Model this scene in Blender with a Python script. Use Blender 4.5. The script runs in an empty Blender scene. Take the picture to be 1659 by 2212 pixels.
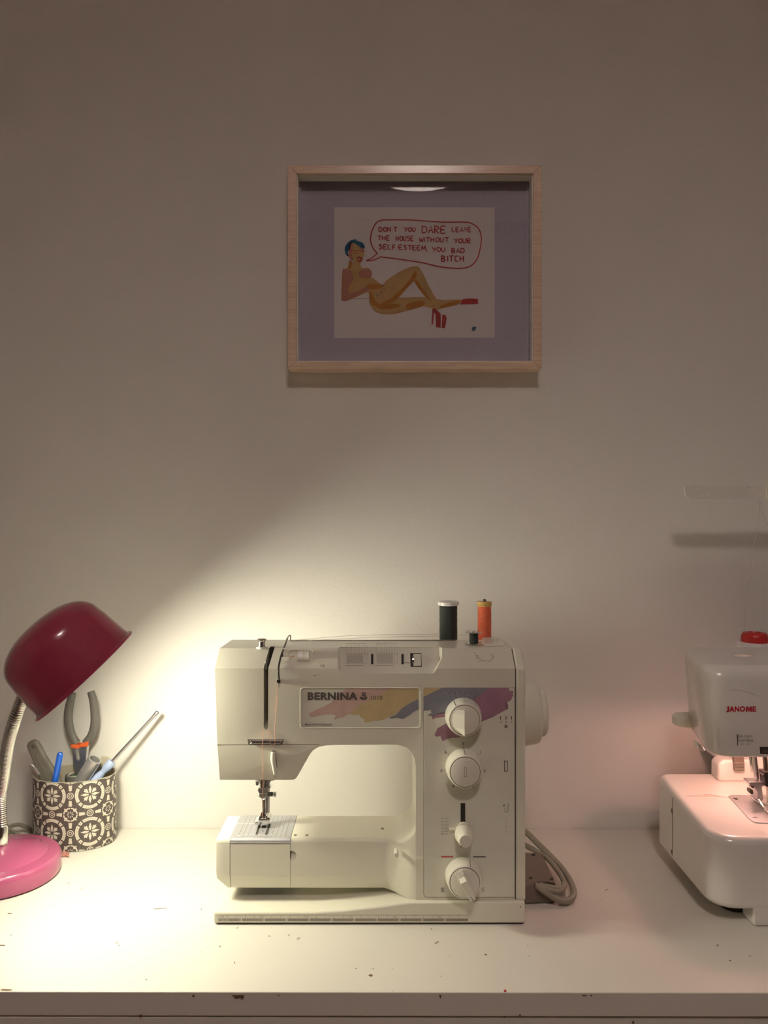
import bpy, bmesh, math, random
from mathutils import Vector, Matrix
from mathutils.geometry import tessellate_polygon
random.seed(7)
PI = math.pi
S = bpy.context.scene
COL = S.collection
FPX, CX, CY = 1680.0, 829.5, 1106.0      # focal length and centre of the 1659x2212 picture
CZ = 1.212                                # height of the camera above the floor
DESK = 0.75                               # height of the desk top
WALL = 1.136                              # distance of the back wall

# ------------------------------------------------------------------ camera, world, exposure
cam = bpy.data.cameras.new('camera'); camo = bpy.data.objects.new('camera', cam); COL.objects.link(camo)
camo.location = (0, 0, CZ); camo.rotation_euler = (PI/2, 0, 0)
cam.sensor_fit = 'VERTICAL'; cam.sensor_height = 24.0; cam.lens = FPX/2212.0*24.0; cam.clip_start = 0.01
S.camera = camo
w = bpy.data.worlds.new('world'); S.world = w; w.use_nodes = True
w.node_tree.nodes['Background'].inputs[0].default_value = (0.5, 0.45, 0.42, 1)
w.node_tree.nodes['Background'].inputs[1].default_value = 0.0
S.view_settings.view_transform = 'Standard'; S.view_settings.look = 'None'
S.view_settings.exposure = 0.0; S.view_settings.gamma = 1.0; S.view_settings.use_curve_mapping = False
S.cycles.max_bounces = 10; S.cycles.diffuse_bounces = 6; S.cycles.sample_clamp_indirect = 8.0

# strengths of the three lamps of the room (their builders use them)
CEIL_E, CEIL_C = 52.0, (1.0, 0.84, 0.77)
UP_E, UP_C = 22.0, (1.0, 0.74, 0.66)                                # glow added on top of the ceiling lamp to brighten the ceiling
BULB_E, BULB_C = 192.0, (1.0, 0.95, 0.73)
SERG_E, SERG_C = 165.0, (1.0, 0.50, 0.40)

# ------------------------------------------------------------------ helpers
BASE = {}
def P(px, py, Y):
    return Vector(((px-CX)/FPX*Y, Y, CZ-(py-CY)/FPX*Y))
def Z(py, Y): return CZ-(py-CY)/FPX*Y
def X(px, Y): return (px-CX)/FPX*Y
def Q(px, py, p0, n):
    d = Vector(((px-CX)/FPX, 1, -(py-CY)/FPX)); o = Vector((0, 0, CZ))
    t = (Vector(p0)-o).dot(n)/d.dot(n)
    return o+d*t

def tag(o, label=None, cat=None, group=None, kind=None):
    if label: o['label'] = label
    if cat: o['category'] = cat
    if group: o['group'] = group
    if kind: o['kind'] = kind
    return o
def thing(name, loc, label, cat, group=None):
    o = bpy.data.objects.new(name, None); COL.objects.link(o); o.location = loc; o.empty_display_size = 0.02
    BASE[o.name] = Vector(loc)
    return tag(o, label, cat, group)
class MB:
    """collects shapes in world coordinates for one mesh"""
    def __init__(s): s.v = []; s.f = []
    def add(s, vs, fs):
        b = len(s.v); s.v += [Vector(v) for v in vs]; s.f += [tuple(i+b for i in f) for f in fs]; return s
    def prism(s, a, b):
        """closed solid between two equal outlines a (front) and b (back)"""
        n = len(a); vs = list(a)+list(b)
        fs = [tuple(range(n)), tuple(range(2*n-1, n-1, -1))]
        fs += [(i, i+n, (i+1) % n+n, (i+1) % n) for i in range(n)]
        return s.add(vs, fs)
    def px(s, pts, Y0, Y1, Yref=None):
        """outline in picture pixels read at depth Yref, extruded from Y0 to Y1 along Y"""
        r = Y0 if Yref is None else Yref
        a = [(X(x, r), Y0, Z(y, r)) for x, y in pts]; b = [(X(x, r), Y1, Z(y, r)) for x, y in pts]
        return s.prism(a, b)
    def xz(s, pts, Y0, Y1): return s.prism([(x, Y0, z) for x, z in pts], [(x, Y1, z) for x, z in pts])
    def yz(s, pts, X0, X1): return s.prism([(X0, y, z) for y, z in pts], [(X1, y, z) for y, z in pts])
    def xy(s, pts, Z0, Z1): return s.prism([(x, y, Z0) for x, y in pts], [(x, y, Z1) for x, y in pts])
    def box(s, x0, x1, y0, y1, z0, z1): return s.xy([(x0, y0), (x1, y0), (x1, y1), (x0, y1)], z0, z1)
    def lathe(s, prof, o=(0, 0, 0), ax=(0, 0, 1), seg=48, ref=None, squash=None, rfun=None):
        """profile of (radius, height) about an axis"""
        ax = Vector(ax).normalized(); o = Vector(o)
        u = Vector(ref) if ref else (Vector((1, 0, 0)) if abs(ax.x) < 0.9 else Vector((0, 1, 0)))
        u = (u-ax*u.dot(ax)).normalized(); v = ax.cross(u)
        vs = []; fs = []; rings = []
        for r, h in prof:
            if r < 1e-7:
                rings.append([len(vs)]); vs.append(o+ax*h)
            else:
                rg = []
                for k in range(seg):
                    t = 2*PI*k/seg; rr = r*(rfun(t) if rfun else 1)
                    a, b = rr*math.cos(t), rr*math.sin(t)
                    if squash: b *= squash
                    rg.append(len(vs)); vs.append(o+ax*h+u*a+v*b)
                rings.append(rg)
        for a, b in zip(rings, rings[1:]):
            for k in range(seg):
                k2 = (k+1) % seg
                if len(a) == 1 and len(b) == 1: break
                if len(a) == 1: fs.append((a[0], b[k2], b[k]))
                elif len(b) == 1: fs.append((a[k], a[k2], b[0]))
                else: fs.append((a[k], a[k2], b[k2], b[k]))
        return s.add(vs, fs)
    def cyl(s, p, q, r, r2=None, seg=24):
        p = Vector(p); q = Vector(q); h = (q-p).length; r2 = r if r2 is None else r2
        return s.lathe([(0, 0), (r, 0), (r2, h), (0, h)], p, q-p, seg)
    def tube(s, pts, r, seg=10, sub=6, flat=None, close=True):
        """smooth tube through points; r number or list; flat = (normal, ratio)"""
        pts = [Vector(p) for p in pts]; n = len(pts)
        rs = r if isinstance(r, (list, tuple)) else [r]*n
        path = []; rad = []
        if sub <= 1: path, rad = pts, list(rs)
        else:
            for i in range(n-1):
                p0 = pts[max(i-1, 0)]; p1 = pts[i]; p2 = pts[i+1]; p3 = pts[min(i+2, n-1)]
                for k in range(sub):
                    t = k/sub
                    path.append(0.5*((2*p1)+(p2-p0)*t+(2*p0-5*p1+4*p2-p3)*t*t+(3*p1-p0-3*p2+p3)*t**3))
                    rad.append(rs[i]*(1-t)+rs[i+1]*t)
            path.append(pts[-1]); rad.append(rs[-1])
        m = len(path); vs = []; fs = []; up = None
        for i in range(m):
            t = (path[min(i+1, m-1)]-path[max(i-1, 0)]).normalized()
            if up is None:
                up = Vector(flat[0]) if flat else (Vector((0, 1, 0)) if abs(t.y) < 0.9 else Vector((1, 0, 0)))
            elif flat: up = Vector(flat[0])
            up = (up-t*up.dot(t)).normalized(); sd = t.cross(up)
            for k in range(seg):
                a = 2*PI*k/seg
                vs.append(path[i]+up*math.cos(a)*rad[i]*(flat[1] if flat else 1)+sd*math.sin(a)*rad[i])
        for i in range(m-1):
            for k in range(seg):
                k2 = (k+1) % seg
                fs.append((i*seg+k, i*seg+k2, (i+1)*seg+k2, (i+1)*seg+k))
        if close:
            fs.append(tuple(range(seg-1, -1, -1))); fs.append(tuple((m-1)*seg+k for k in range(seg)))
        return s.add(vs, fs)
    def loft(s, secs):
        """closed solid through equal-sized sections"""
        n = len(secs[0]); vs = [v for c in secs for v in c]; fs = [tuple(range(n-1, -1, -1)), tuple(range((len(secs)-1)*n, len(secs)*n))]
        for i in range(len(secs)-1):
            for k in range(n):
                k2 = (k+1) % n; fs.append((i*n+k, i*n+k2, (i+1)*n+k2, (i+1)*n+k))
        return s.add(vs, fs)
    def obj(s, name, mat, parent=None, bevel=0, seg=3, ang=32, cuts=(), smooth=True, cuts2=()):
        off = BASE[parent.name] if parent else Vector((0, 0, 0))
        if not parent:                      # own origin at the base of the shape
            xs = [v.x for v in s.v]; ys = [v.y for v in s.v]; zs = [v.z for v in s.v]
            off = Vector(((min(xs)+max(xs))/2, (min(ys)+max(ys))/2, min(zs)))
        me = bpy.data.meshes.new(name); me.from_pydata([v-off for v in s.v], [], s.f); me.validate()
        bm = bmesh.new(); bm.from_mesh(me); bmesh.ops.recalc_face_normals(bm, faces=bm.faces); bm.to_mesh(me); bm.free()
        o = bpy.data.objects.new(name, me); COL.objects.link(o); BASE[o.name] = off
        me.materials.append(mat)
        if parent: o.parent = parent
        else: o.location = off
        def cut(cs, o):
            tmp = []
            for c in cs:
                cm = bpy.data.meshes.new('c'); cm.from_pydata([v-off for v in c.v], [], c.f)
                b2 = bmesh.new(); b2.from_mesh(cm); bmesh.ops.recalc_face_normals(b2, faces=b2.faces); b2.to_mesh(cm); b2.free()
                co = bpy.data.objects.new('c', cm); COL.objects.link(co); co.parent = parent
                if not parent: co.location = off
                md = o.modifiers.new('b', 'BOOLEAN'); md.object = co; md.operation = 'DIFFERENCE'; md.solver = 'EXACT'; tmp.append(co)
            return tmp
        if cuts or cuts2:
            tmp = cut(cuts, o)
            if bevel:
                md = o.modifiers.new('bevel', 'BEVEL'); md.width = bevel; md.segments = seg; md.limit_method = 'ANGLE'; md.angle_limit = math.radians(ang)
            tmp += cut(cuts2, o)
            dg = bpy.context.evaluated_depsgraph_get(); dg.update()
            nm = bpy.data.meshes.new_from_object(o.evaluated_get(dg))
            o.modifiers.clear(); o.data = nm
            for t in tmp: bpy.data.objects.remove(t)
            me = nm
            if not me.materials: me.materials.append(mat)
        if smooth:
            me.shade_smooth(); me.set_sharp_from_angle(angle=math.radians(ang))
        if bevel and not (cuts or cuts2):
            md = o.modifiers.new('bevel', 'BEVEL'); md.width = bevel; md.segments = seg; md.limit_method = 'ANGLE'; md.angle_limit = math.radians(ang)
            md.harden_normals = smooth
        return o

def rr(x0, y0, x1, y1, r, n=5):
    """rounded rectangle outline"""
    pts = []
    for cx, cy, a0 in ((x1-r, y0+r, -90), (x1-r, y1-r, 0), (x0+r, y1-r, 90), (x0+r, y0+r, 180)):
        for k in range(n+1):
            a = math.radians(a0+90*k/n); pts.append((cx+r*math.cos(a), cy+r*math.sin(a)))
    return pts
def circ(cx, cy, r, n=24, ry=None): return [(cx+r*math.cos(2*PI*k/n), cy+(ry or r)*math.sin(2*PI*k/n)) for k in range(n)]
def ribbon(pts, wd):
    """outline of a pen stroke in 2D, wd number or list"""
    n = len(pts); ws = wd if isinstance(wd, (list, tuple)) else [wd]*n
    L = []; R = []
    for i in range(n):
        a = pts[max(i-1, 0)]; b = pts[min(i+1, n-1)]
        dx, dy = b[0]-a[0], b[1]-a[1]; l = math.hypot(dx, dy) or 1
        nx, ny = -dy/l*ws[i]/2, dx/l*ws[i]/2
        L.append((pts[i][0]+nx, pts[i][1]+ny)); R.append((pts[i][0]-nx, pts[i][1]-ny))
    return L, R
def stroke(mb, pts, wd, Yf, th=0.00015, fn=None):
    """pen stroke as small flat solids; pts in pixels"""
    L, R = ribbon(pts, wd); fn = fn or (lambda x, y: P(x, y, Yf))
    for i in range(len(pts)-1):
        q = [fn(*L[i]), fn(*L[i+1]), fn(*R[i+1]), fn(*R[i])]
        mb.prism(q, [v+Vector((0, th, 0)) for v in q])
def smooth2(pts, n=6, closed=False):
    m = len(pts); out = []
    rng = range(m) if closed else range(m-1)
    for i in rng:
        g = (lambda j: pts[j % m]) if closed else (lambda j: pts[min(max(j, 0), m-1)])
        p0, p1, p2, p3 = g(i-1), g(i), g(i+1), g(i+2)
        for k in range(n):
            t = k/n
            out.append(tuple(0.5*((2*p1[c])+(p2[c]-p0[c])*t+(2*p0[c]-5*p1[c]+4*p2[c]-p3[c])*t*t+(3*p1[c]-p0[c]-3*p2[c]+p3[c])*t**3) for c in (0, 1)))
    if not closed: out.append(pts[-1])
    return out
def text(s, x0, y0, x1, y1, Y, mat, parent, name, bold=0.0, th=0.0002, rot=0.0, fn=None):
    """printed lettering fitted into a pixel box on plane Y"""
    cu = bpy.data.curves.new('t', 'FONT'); cu.body = s; cu.offset = bold; cu.resolution_u = 3; cu.space_character = 1.0+bold*1.6; cu.fill_mode = 'FRONT'
    to = bpy.data.objects.new('t', cu); COL.objects.link(to)
    dg = bpy.context.evaluated_depsgraph_get(); dg.update()
    me = bpy.data.meshes.new_from_object(to.evaluated_get(dg)); bpy.data.objects.remove(to)
    vs = [v.co.copy() for v in me.vertices]
    ax, bx = min(v.x for v in vs), max(v.x for v in vs); ay, by = min(v.y for v in vs), max(v.y for v in vs)
    fn = fn or (lambda x, y: P(x, y, Y))
    mb = MB(); out = []
    cxm, cym = (x0+x1)/2, (y0+y1)/2
    if s == '1': x0, x1 = cxm-(x1-x0)*0.20, cxm+(x1-x0)*0.20
    for v in vs:
        x = x0+(v.x-ax)/(bx-ax)*(x1-x0); y = y1-(v.y-ay)/(by-ay)*(y1-y0)
        if rot:
            dx, dy = x-cxm, y-cym; x = cxm+dx*math.cos(rot)-dy*math.sin(rot); y = cym+dx*math.sin(rot)+dy*math.cos(rot)
        out.append(fn(x, y))
    mb.add(out, [tuple(p.vertices) for p in me.polygons])
    bpy.data.meshes.remove(me)
    return mb.obj(name, mat, parent, smooth=False)

# ------------------------------------------------------------------ materials
def mat(name, col, rough=0.5, metal=0.0, noise=0.03, nscale=40, bump=0.0, bscale=300, emit=None, es=0, coat=0.0, spec=0.5, sss=0):
    m = bpy.data.materials.new(name); m.use_nodes = True; nt = m.node_tree; b = nt.nodes['Principled BSDF']
    b.inputs['Roughness'].default_value = rough; b.inputs['Metallic'].default_value = metal
    b.inputs['Coat Weight'].default_value = coat; b.inputs['Coat Roughness'].default_value = 0.08
    b.inputs['Specular IOR Level'].default_value = spec
    tc = nt.nodes.new('ShaderNodeTexCoord')
    nz = nt.nodes.new('ShaderNodeTexNoise'); nz.inputs['Scale'].default_value = nscale; nz.inputs['Detail'].default_value = 4
    nt.links.new(tc.outputs['Object'], nz.inputs['Vector'])
    rp = nt.nodes.new('ShaderNodeValToRGB'); c = Vector(col[:3])
    rp.color_ramp.elements[0].position = 0.3; rp.color_ramp.elements[1].position = 0.7
    rp.color_ramp.elements[0].color = (*(c*(1-noise)), 1); rp.color_ramp.elements[1].color = (*[min(1, x) for x in c*(1+noise)], 1)
    nt.links.new(nz.outputs['Fac'], rp.inputs['Fac']); nt.links.new(rp.outputs['Color'], b.inputs['Base Color'])
    if bump:
        n2 = nt.nodes.new('ShaderNodeTexNoise'); n2.inputs['Scale'].default_value = bscale; n2.inputs['Detail'].default_value = 3
        nt.links.new(tc.outputs['Object'], n2.inputs['Vector'])
        bp = nt.nodes.new('ShaderNodeBump'); bp.inputs['Strength'].default_value = bump; bp.inputs['Distance'].default_value = 0.001
        nt.links.new(n2.outputs['Fac'], bp.inputs['Height']); nt.links.new(bp.outputs['Normal'], b.inputs['Normal'])
    if emit:
        b.inputs['Emission Color'].default_value = (*emit, 1); b.inputs['Emission Strength'].default_value = es
    return m
M = {}
M['wall'] = mat('painted_wall', (0.78, 0.765, 0.735), 0.75, noise=0.012, nscale=6, bump=0.25, bscale=260, spec=0.25)
M['darkened_wall'] = mat('darkened_front_wall', (0.16, 0.11, 0.09), 0.8, noise=0.05)  # unseen front wall made dark to dim its mirror image in the picture glass
M['ceiling'] = mat('ceiling_paint', (0.90, 0.89, 0.88), 0.8, noise=0.01)
M['floor'] = mat('floor_boards', (0.30, 0.19, 0.11), 0.45, noise=0.2, nscale=5)
M['desk'] = mat('white_desk_paint', (0.69, 0.665, 0.605), 0.42, noise=0.02, nscale=9, bump=0.08, bscale=90, spec=0.35)
M['chip'] = mat('bare_wood_chip', (0.16, 0.09, 0.05), 0.8, noise=0.3)
M['chipgrey'] = mat('grey_scuff', (0.42, 0.38, 0.33), 0.7, noise=0.2)
M['gap'] = mat('dark_gap', (0.03, 0.025, 0.02), 0.8)
M['cream'] = mat('cream_plastic', (0.76, 0.745, 0.63), 0.30, noise=0.012, nscale=20, bump=0.03, bscale=700)
M['cream2'] = mat('cream_panel', (0.74, 0.73, 0.63), 0.36, noise=0.012, nscale=20)
M['creamdark'] = mat('seam_shade', (0.20, 0.18, 0.14), 0.6)
M['knob'] = mat('knob_plastic', (0.80, 0.78, 0.68), 0.28, noise=0.01)
M['ink'] = mat('dark_print', (0.10, 0.085, 0.075), 0.5)
M['inksoft'] = mat('faded_print', (0.30, 0.27, 0.23), 0.5)
M['pinkprint'] = mat('pink_print', (0.60, 0.43, 0.37), 0.42, noise=0.06, nscale=90)
M['yellowprint'] = mat('ochre_print', (0.58, 0.47, 0.26), 0.42, noise=0.08, nscale=60)
M['blueprint'] = mat('blue_grey_print', (0.24, 0.25, 0.29), 0.42, noise=0.08, nscale=90)
M['purpleprint'] = mat('purple_print', (0.37, 0.20, 0.27), 0.42, noise=0.08, nscale=90)
M['steel'] = mat('brushed_steel', (0.62, 0.62, 0.64), 0.32, 1.0, noise=0.04, nscale=200)
M['plate'] = mat('satin_steel_plate', (0.56, 0.57, 0.60), 0.48, 0.75, noise=0.04, nscale=300)
M['chrome'] = mat('chrome', (0.80, 0.79, 0.76), 0.12, 1.0, noise=0.02)
M['darkmetal'] = mat('dark_metal', (0.10, 0.09, 0.08), 0.35, 0.8)
M['black'] = mat('black_plastic', (0.015, 0.013, 0.012), 0.5)
M['pink'] = mat('pink_lacquer', (0.40, 0.085, 0.185), 0.26, noise=0.02, coat=0.3)
M['shadeout'] = mat('crimson_pink_lacquer', (0.34, 0.040, 0.080), 0.22, noise=0.04, nscale=120, coat=0.4)
M['shadein'] = mat('white_enamel', (0.85, 0.82, 0.78), 0.4)
M['white'] = mat('white_plastic', (0.82, 0.80, 0.78), 0.35)
M['sergewhite'] = mat('glossy_white_plastic', (0.78, 0.76, 0.72), 0.22, noise=0.01, coat=0.35)
M['red'] = mat('red_plastic', (0.50, 0.02, 0.02), 0.35)
M['redletter'] = mat('red_lettering', (0.48, 0.012, 0.03), 0.35)
M['gold'] = mat('gold_plastic', (0.68, 0.45, 0.14), 0.3, noise=0.1)
def threadmat(name, col, sc):
    m = mat(name, col, 0.55, noise=0.15, nscale=120); nt = m.node_tree; b = nt.nodes['Principled BSDF']
    tc = nt.nodes.new('ShaderNodeTexCoord'); wv = nt.nodes.new('ShaderNodeTexWave'); wv.bands_direction = 'Z'; wv.inputs['Scale'].default_value = sc; wv.inputs['Distortion'].default_value = 0.6
    nt.links.new(tc.outputs['Object'], wv.inputs['Vector'])
    bp = nt.nodes.new('ShaderNodeBump'); bp.inputs['Strength'].default_value = 0.5; bp.inputs['Distance'].default_value = 0.0004
    nt.links.new(wv.outputs['Fac'], bp.inputs['Height']); nt.links.new(bp.outputs['Normal'], b.inputs['Normal'])
    return m
M['threadblack'] = threadmat('dark_green_thread', (0.022, 0.030, 0.026), 480)
M['threadorange'] = threadmat('orange_thread', (0.80, 0.16, 0.075), 480)
M['threadwhite'] = threadmat('white_thread', (0.86, 0.83, 0.84), 380)
M['finethread'] = mat('fine_thread', (0.85, 0.42, 0.28), 0.6)
M['greythread'] = mat('grey_thread', (0.55, 0.52, 0.46), 0.6)
M['cable'] = mat('grey_cable', (0.27, 0.25, 0.20), 0.42, noise=0.04)
M['plug'] = mat('brown_grey_plastic', (0.16, 0.125, 0.10), 0.5, noise=0.08, bump=0.1)
M['toolgrey'] = mat('grey_rubber', (0.14, 0.132, 0.12), 0.5, noise=0.05)
M['orange'] = mat('orange_rubber', (0.75, 0.13, 0.03), 0.45)
M['blue'] = mat('blue_plastic', (0.02, 0.13, 0.68), 0.25)
M['paleblue'] = mat('pale_blue_plastic', (0.42, 0.52, 0.78), 0.35)
M['silverpaint'] = mat('silver_lacquer', (0.52, 0.50, 0.50), 0.3, 0.6)
M['knife'] = mat('smoky_grey_plastic', (0.19, 0.175, 0.15), 0.25, noise=0.04, coat=0.3)
M['tintan'] = mat('bare_cardboard', (0.50, 0.45, 0.35), 0.6, noise=0.05)
M['tindark'] = mat('dark_brown_print', (0.085, 0.068, 0.062), 0.45, noise=0.15, nscale=150)
M['tinlight'] = mat('cream_print', (0.66, 0.62, 0.53), 0.5, noise=0.05)
M['green'] = mat('green_paper', (0.15, 0.42, 0.12), 0.6)
M['mountboard'] = mat('lilac_mount_board', (0.62, 0.56, 0.66), 0.85, noise=0.03, nscale=200, spec=0.2)
M['paper'] = mat('off_white_paper', (0.90, 0.83, 0.81), 0.85, noise=0.02, nscale=200, spec=0.2)
M['innerwhite'] = mat('white_rebate', (0.84, 0.82, 0.76), 0.3, coat=0.3)
M['paintred'] = mat('red_paint_marks', (0.50, 0.035, 0.03), 0.6, noise=0.25, nscale=200)
M['skinlight'] = mat('watercolour_skin', (0.64, 0.42, 0.17), 0.8, noise=0.10, nscale=60)
M['skinorange'] = mat('watercolour_orange', (0.56, 0.235, 0.05), 0.8, noise=0.12, nscale=80)
M['skinpink'] = mat('watercolour_pink', (0.56, 0.25, 0.17), 0.8, noise=0.08, nscale=60)
M['painblue'] = mat('blue_paint', (0.02, 0.14, 0.26), 0.8, noise=0.3, nscale=150)
M['scrap'] = mat('pink_thread_scrap', (0.62, 0.30, 0.25), 0.7)
M['redspeck'] = mat('red_speck', (0.55, 0.02, 0.03), 0.5)
# pale wood of the picture frame
m = mat('pale_beech_wood', (0.58, 0.37, 0.22), 0.5, noise=0.0); nt = m.node_tree
tc = nt.nodes.new('ShaderNodeTexCoord'); mp = nt.nodes.new('ShaderNodeMapping'); mp.inputs['Scale'].default_value = (25, 25, 400)
nz = nt.nodes.new('ShaderNodeTexNoise'); nz.inputs['Scale'].default_value = 1.0; nz.inputs['Detail'].default_value = 6
rp = nt.nodes.new('ShaderNodeValToRGB'); rp.color_ramp.elements[0].color = (0.68, 0.50, 0.37, 1); rp.color_ramp.elements[1].color = (0.82, 0.64, 0.49, 1)
rp.color_ramp.elements[0].position = 0.35; rp.color_ramp.elements[1].position = 0.65
nt.links.new(tc.outputs['Object'], mp.inputs['Vector']); nt.links.new(mp.outputs[0], nz.inputs['Vector']); nt.links.new(nz.outputs['Fac'], rp.inputs['Fac'])
nt.links.new(rp.outputs['Color'], nt.nodes['Principled BSDF'].inputs['Base Color']); M['wood'] = m
nt.nodes['Principled BSDF'].inputs['Roughness'].default_value = 0.3; nt.nodes['Principled BSDF'].inputs['Coat Weight'].default_value = 0.5; nt.nodes['Principled BSDF'].inputs['Coat Roughness'].default_value = 0.15
# thin picture glass: clear pane that mirrors by its angle
m = bpy.data.materials.new('picture_glass'); m.use_nodes = True; nt = m.node_tree; nt.nodes.clear()
out = nt.nodes.new('ShaderNodeOutputMaterial'); mx = nt.nodes.new('ShaderNodeMixShader'); tr = nt.nodes.new('ShaderNodeBsdfTransparent'); gl = nt.nodes.new('ShaderNodeBsdfGlossy')
gl.inputs['Roughness'].default_value = 0.0; fr = nt.nodes.new('ShaderNodeFresnel'); fr.inputs['IOR'].default_value = 1.5
nt.links.new(fr.outputs[0], mx.inputs[0]); nt.links.new(tr.outputs[0], mx.inputs[1]); nt.links.new(gl.outputs[0], mx.inputs[2]); nt.links.new(mx.outputs[0], out.inputs[0]); M['glass'] = m
def emis(name, col, st):
    m = bpy.data.materials.new(name); m.use_nodes = True; nt = m.node_tree; nt.nodes.clear()
    o = nt.nodes.new('ShaderNodeOutputMaterial'); e = nt.nodes.new('ShaderNodeEmission'); e.inputs[0].default_value = (*col, 1); e.inputs[1].default_value = st
    nt.links.new(e.outputs[0], o.inputs[0]); return m
M['bulb'] = emis('glowing_bulb', BULB_C, BULB_E)
M['sbulb'] = emis('glowing_small_bulb', SERG_C, SERG_E)
M['upglow'] = emis('added_upglow', UP_C, UP_E)
M['ceilglow'] = emis('glowing_opal_glass', CEIL_C, CEIL_E)

# ------------------------------------------------------------------ room shell
RX, RB, RH = 1.7, -1.46, 2.60
def shell(name, *a, m='wall'):
    o = MB().box(*a).obj(name, M[m], smooth=False); o['kind'] = 'structure'; return o
shell('floor', -RX, RX, RB, WALL, -0.05, 0.0, m='floor')
shell('ceiling', -RX, RX, RB, WALL, RH, RH+0.05, m='ceiling')
shell('wall_back', -RX-0.05, RX+0.05, WALL, WALL+0.05, -0.05, RH+0.05)
shell('wall_left', -RX-0.05, -RX, RB, WALL, -0.05, RH+0.05)
shell('wall_right', RX, RX+0.05, RB, WALL, -0.05, RH+0.05)
shell('wall_front', -RX-0.05, RX+0.05, RB-0.05, RB, -0.05, RH+0.05, m='darkened_wall')  # dark colour keeps its reflection and bounced light low

# ceiling lamp
LY = -0.44
t = thing('ceiling_lamp', (0.125, LY, RH), 'round white ceiling lamp behind the camera, mirrored in the picture glass', 'lamp')
MB().cyl((0.125, LY, RH), (0.125, LY, RH-0.02), 0.06).cyl((0.125, LY, RH-0.02), (0.125, LY, RH-0.085), 0.012).obj('lamp_base', M['white'], t)
MB().lathe([(0.0, 0.108), (0.166, 0.108), (0.166, 0.209), (0.170, 0.209), (0.170, 0.104), (0.164, 0.100), (0.0, 0.100)], (0.125, LY, RH), (0, 0, -1), 96).obj('lamp_shade', M['white'], t, ang=40)  # opaque drum added; its deep rim keeps light off the upper wall
MB().lathe([(0, 0.109), (0.160, 0.109), (0.160, 0.110), (0, 0.110)], (0.125, LY, RH), (0, 0, -1), 96).obj('lamp_glass', M['ceilglow'], t)
MB().lathe([(0, 0.098), (0.149, 0.098), (0.149, 0.0985), (0, 0.0985)], (0.125, LY, RH), (0, 0, -1), 64).obj('added_uplight', M['upglow'], t)  # added upward-glowing disc, there only to light the ceiling

# ------------------------------------------------------------------ desk
YF = 0.7485
t = thing('desk', (0, 0.95, 0), 'long white painted desk with chipped front edge carrying both sewing machines', 'desk')
d = MB(); fx = 0.78
front = [(-fx, 0.7475), (fx, 0.7465)]
d.xy([(-fx, 0.7500), (fx, 0.7462), (fx, WALL-0.001), (-fx, WALL-0.001)], DESK-0.0235, DESK).obj('desktop', M['desk'], t, bevel=0.0012, seg=2)
MB().box(-0.772, 0.772, 0.7500, 0.774, DESK-0.15, DESK-0.0248).obj('apron', M['desk'], t, bevel=0.0015, seg=2)
MB().box(-0.765, 0.765, 0.775, WALL-0.03, DESK-0.16, DESK-0.024).obj('drawer_case', M['desk'], t)
for x in (-0.745, 0.745):
    for y in (0.785, 1.08):
        MB().xy([(x-0.02, y-0.02), (x+0.02, y-0.02), (x+0.02, y+0.02), (x-0.02, y+0.02)], 0, DESK-0.155).obj('leg', M['desk'], t, bevel=0.002)
def blob(cx, cy, rx, ry, n=9, rot=0.0):
    pts = []
    for k in range(n):
        a = 2*PI*k/n; q = random.uniform(0.65, 1.2); x = rx*q*math.cos(a); y = ry*q*math.sin(a)
        pts.append((cx+x*math.cos(rot)-y*math.sin(rot), cy+x*math.sin(rot)+y*math.cos(rot)))
    return pts
PT, PN = (0, 1, DESK+0.0001), Vector((0, 0, 1))
def ontop(pts, mb, th=0.00012, z=0.0):
    a = [Q(x, y, PT, PN)+Vector((0, 0, z)) for x, y in pts]; mb.prism(a, [v+Vector((0, 0, th)) for v in a])
brown = MB(); grey = MB()
for x, y, rx, ry in ((801, 2107, 5.5, 3.2), (769, 2092, 1.8, 1), (806, 2093, 1.8, .9), (316, 2116, 2.2, 1.2), (257, 2042, 1.8, .8), (376, 1928, 1, .7), (6, 2042, 7, 1.2), (21, 1973, 5, 1),
                     (1049, 2062, 3, 1.5), (1143, 2065, 1.2, .7), (1577, 2075, 2.5, 1.3), (582, 2022, 3, .9), (435, 1964, 1.5, 1), (12, 2138, 14, 2.2), (848, 2093, 1.2, .8), (952, 2109, 1, .7), (932, 2007, 2.4, 1.2), (1299, 1946, 1, .7), (163, 1945, .8, .6), (475, 2044, 1.2, 2.4), (507, 2080, 1, 2.2), (24, 2020, 2, 1)):
    ontop(blob(x, y, rx, ry), brown)
ontop([(332, 1963.5), (345, 1962), (360, 1960.5), (360, 1961.6), (345, 1963.4), (332, 1964.4)], brown)
for x, y, rx, ry in ((253, 2036, 4, 2), (624, 2020, 3, 2), (645, 2027, 5, 2), (513, 2004, 4, 1.2), (434, 2055, 2, .8), (943, 2036, 5, 2), (320, 1985, 1, .7), (204, 1950, .8, .6), (1310, 1922, 4, 1.5), (1550, 2042, 3, 2), (1620, 2065, 4, 1.2), (1140, 2040, 1.6, .8), (972, 2064, 1.5, .8), (849, 2140, 2, 1.5), (850, 1712, .1, .1), (178, 1919, 5, 1.2), (148, 1908, 5, 1)):
    if y > 1800: ontop(blob(x, y, rx, ry, rot=-0.5), grey)
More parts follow.
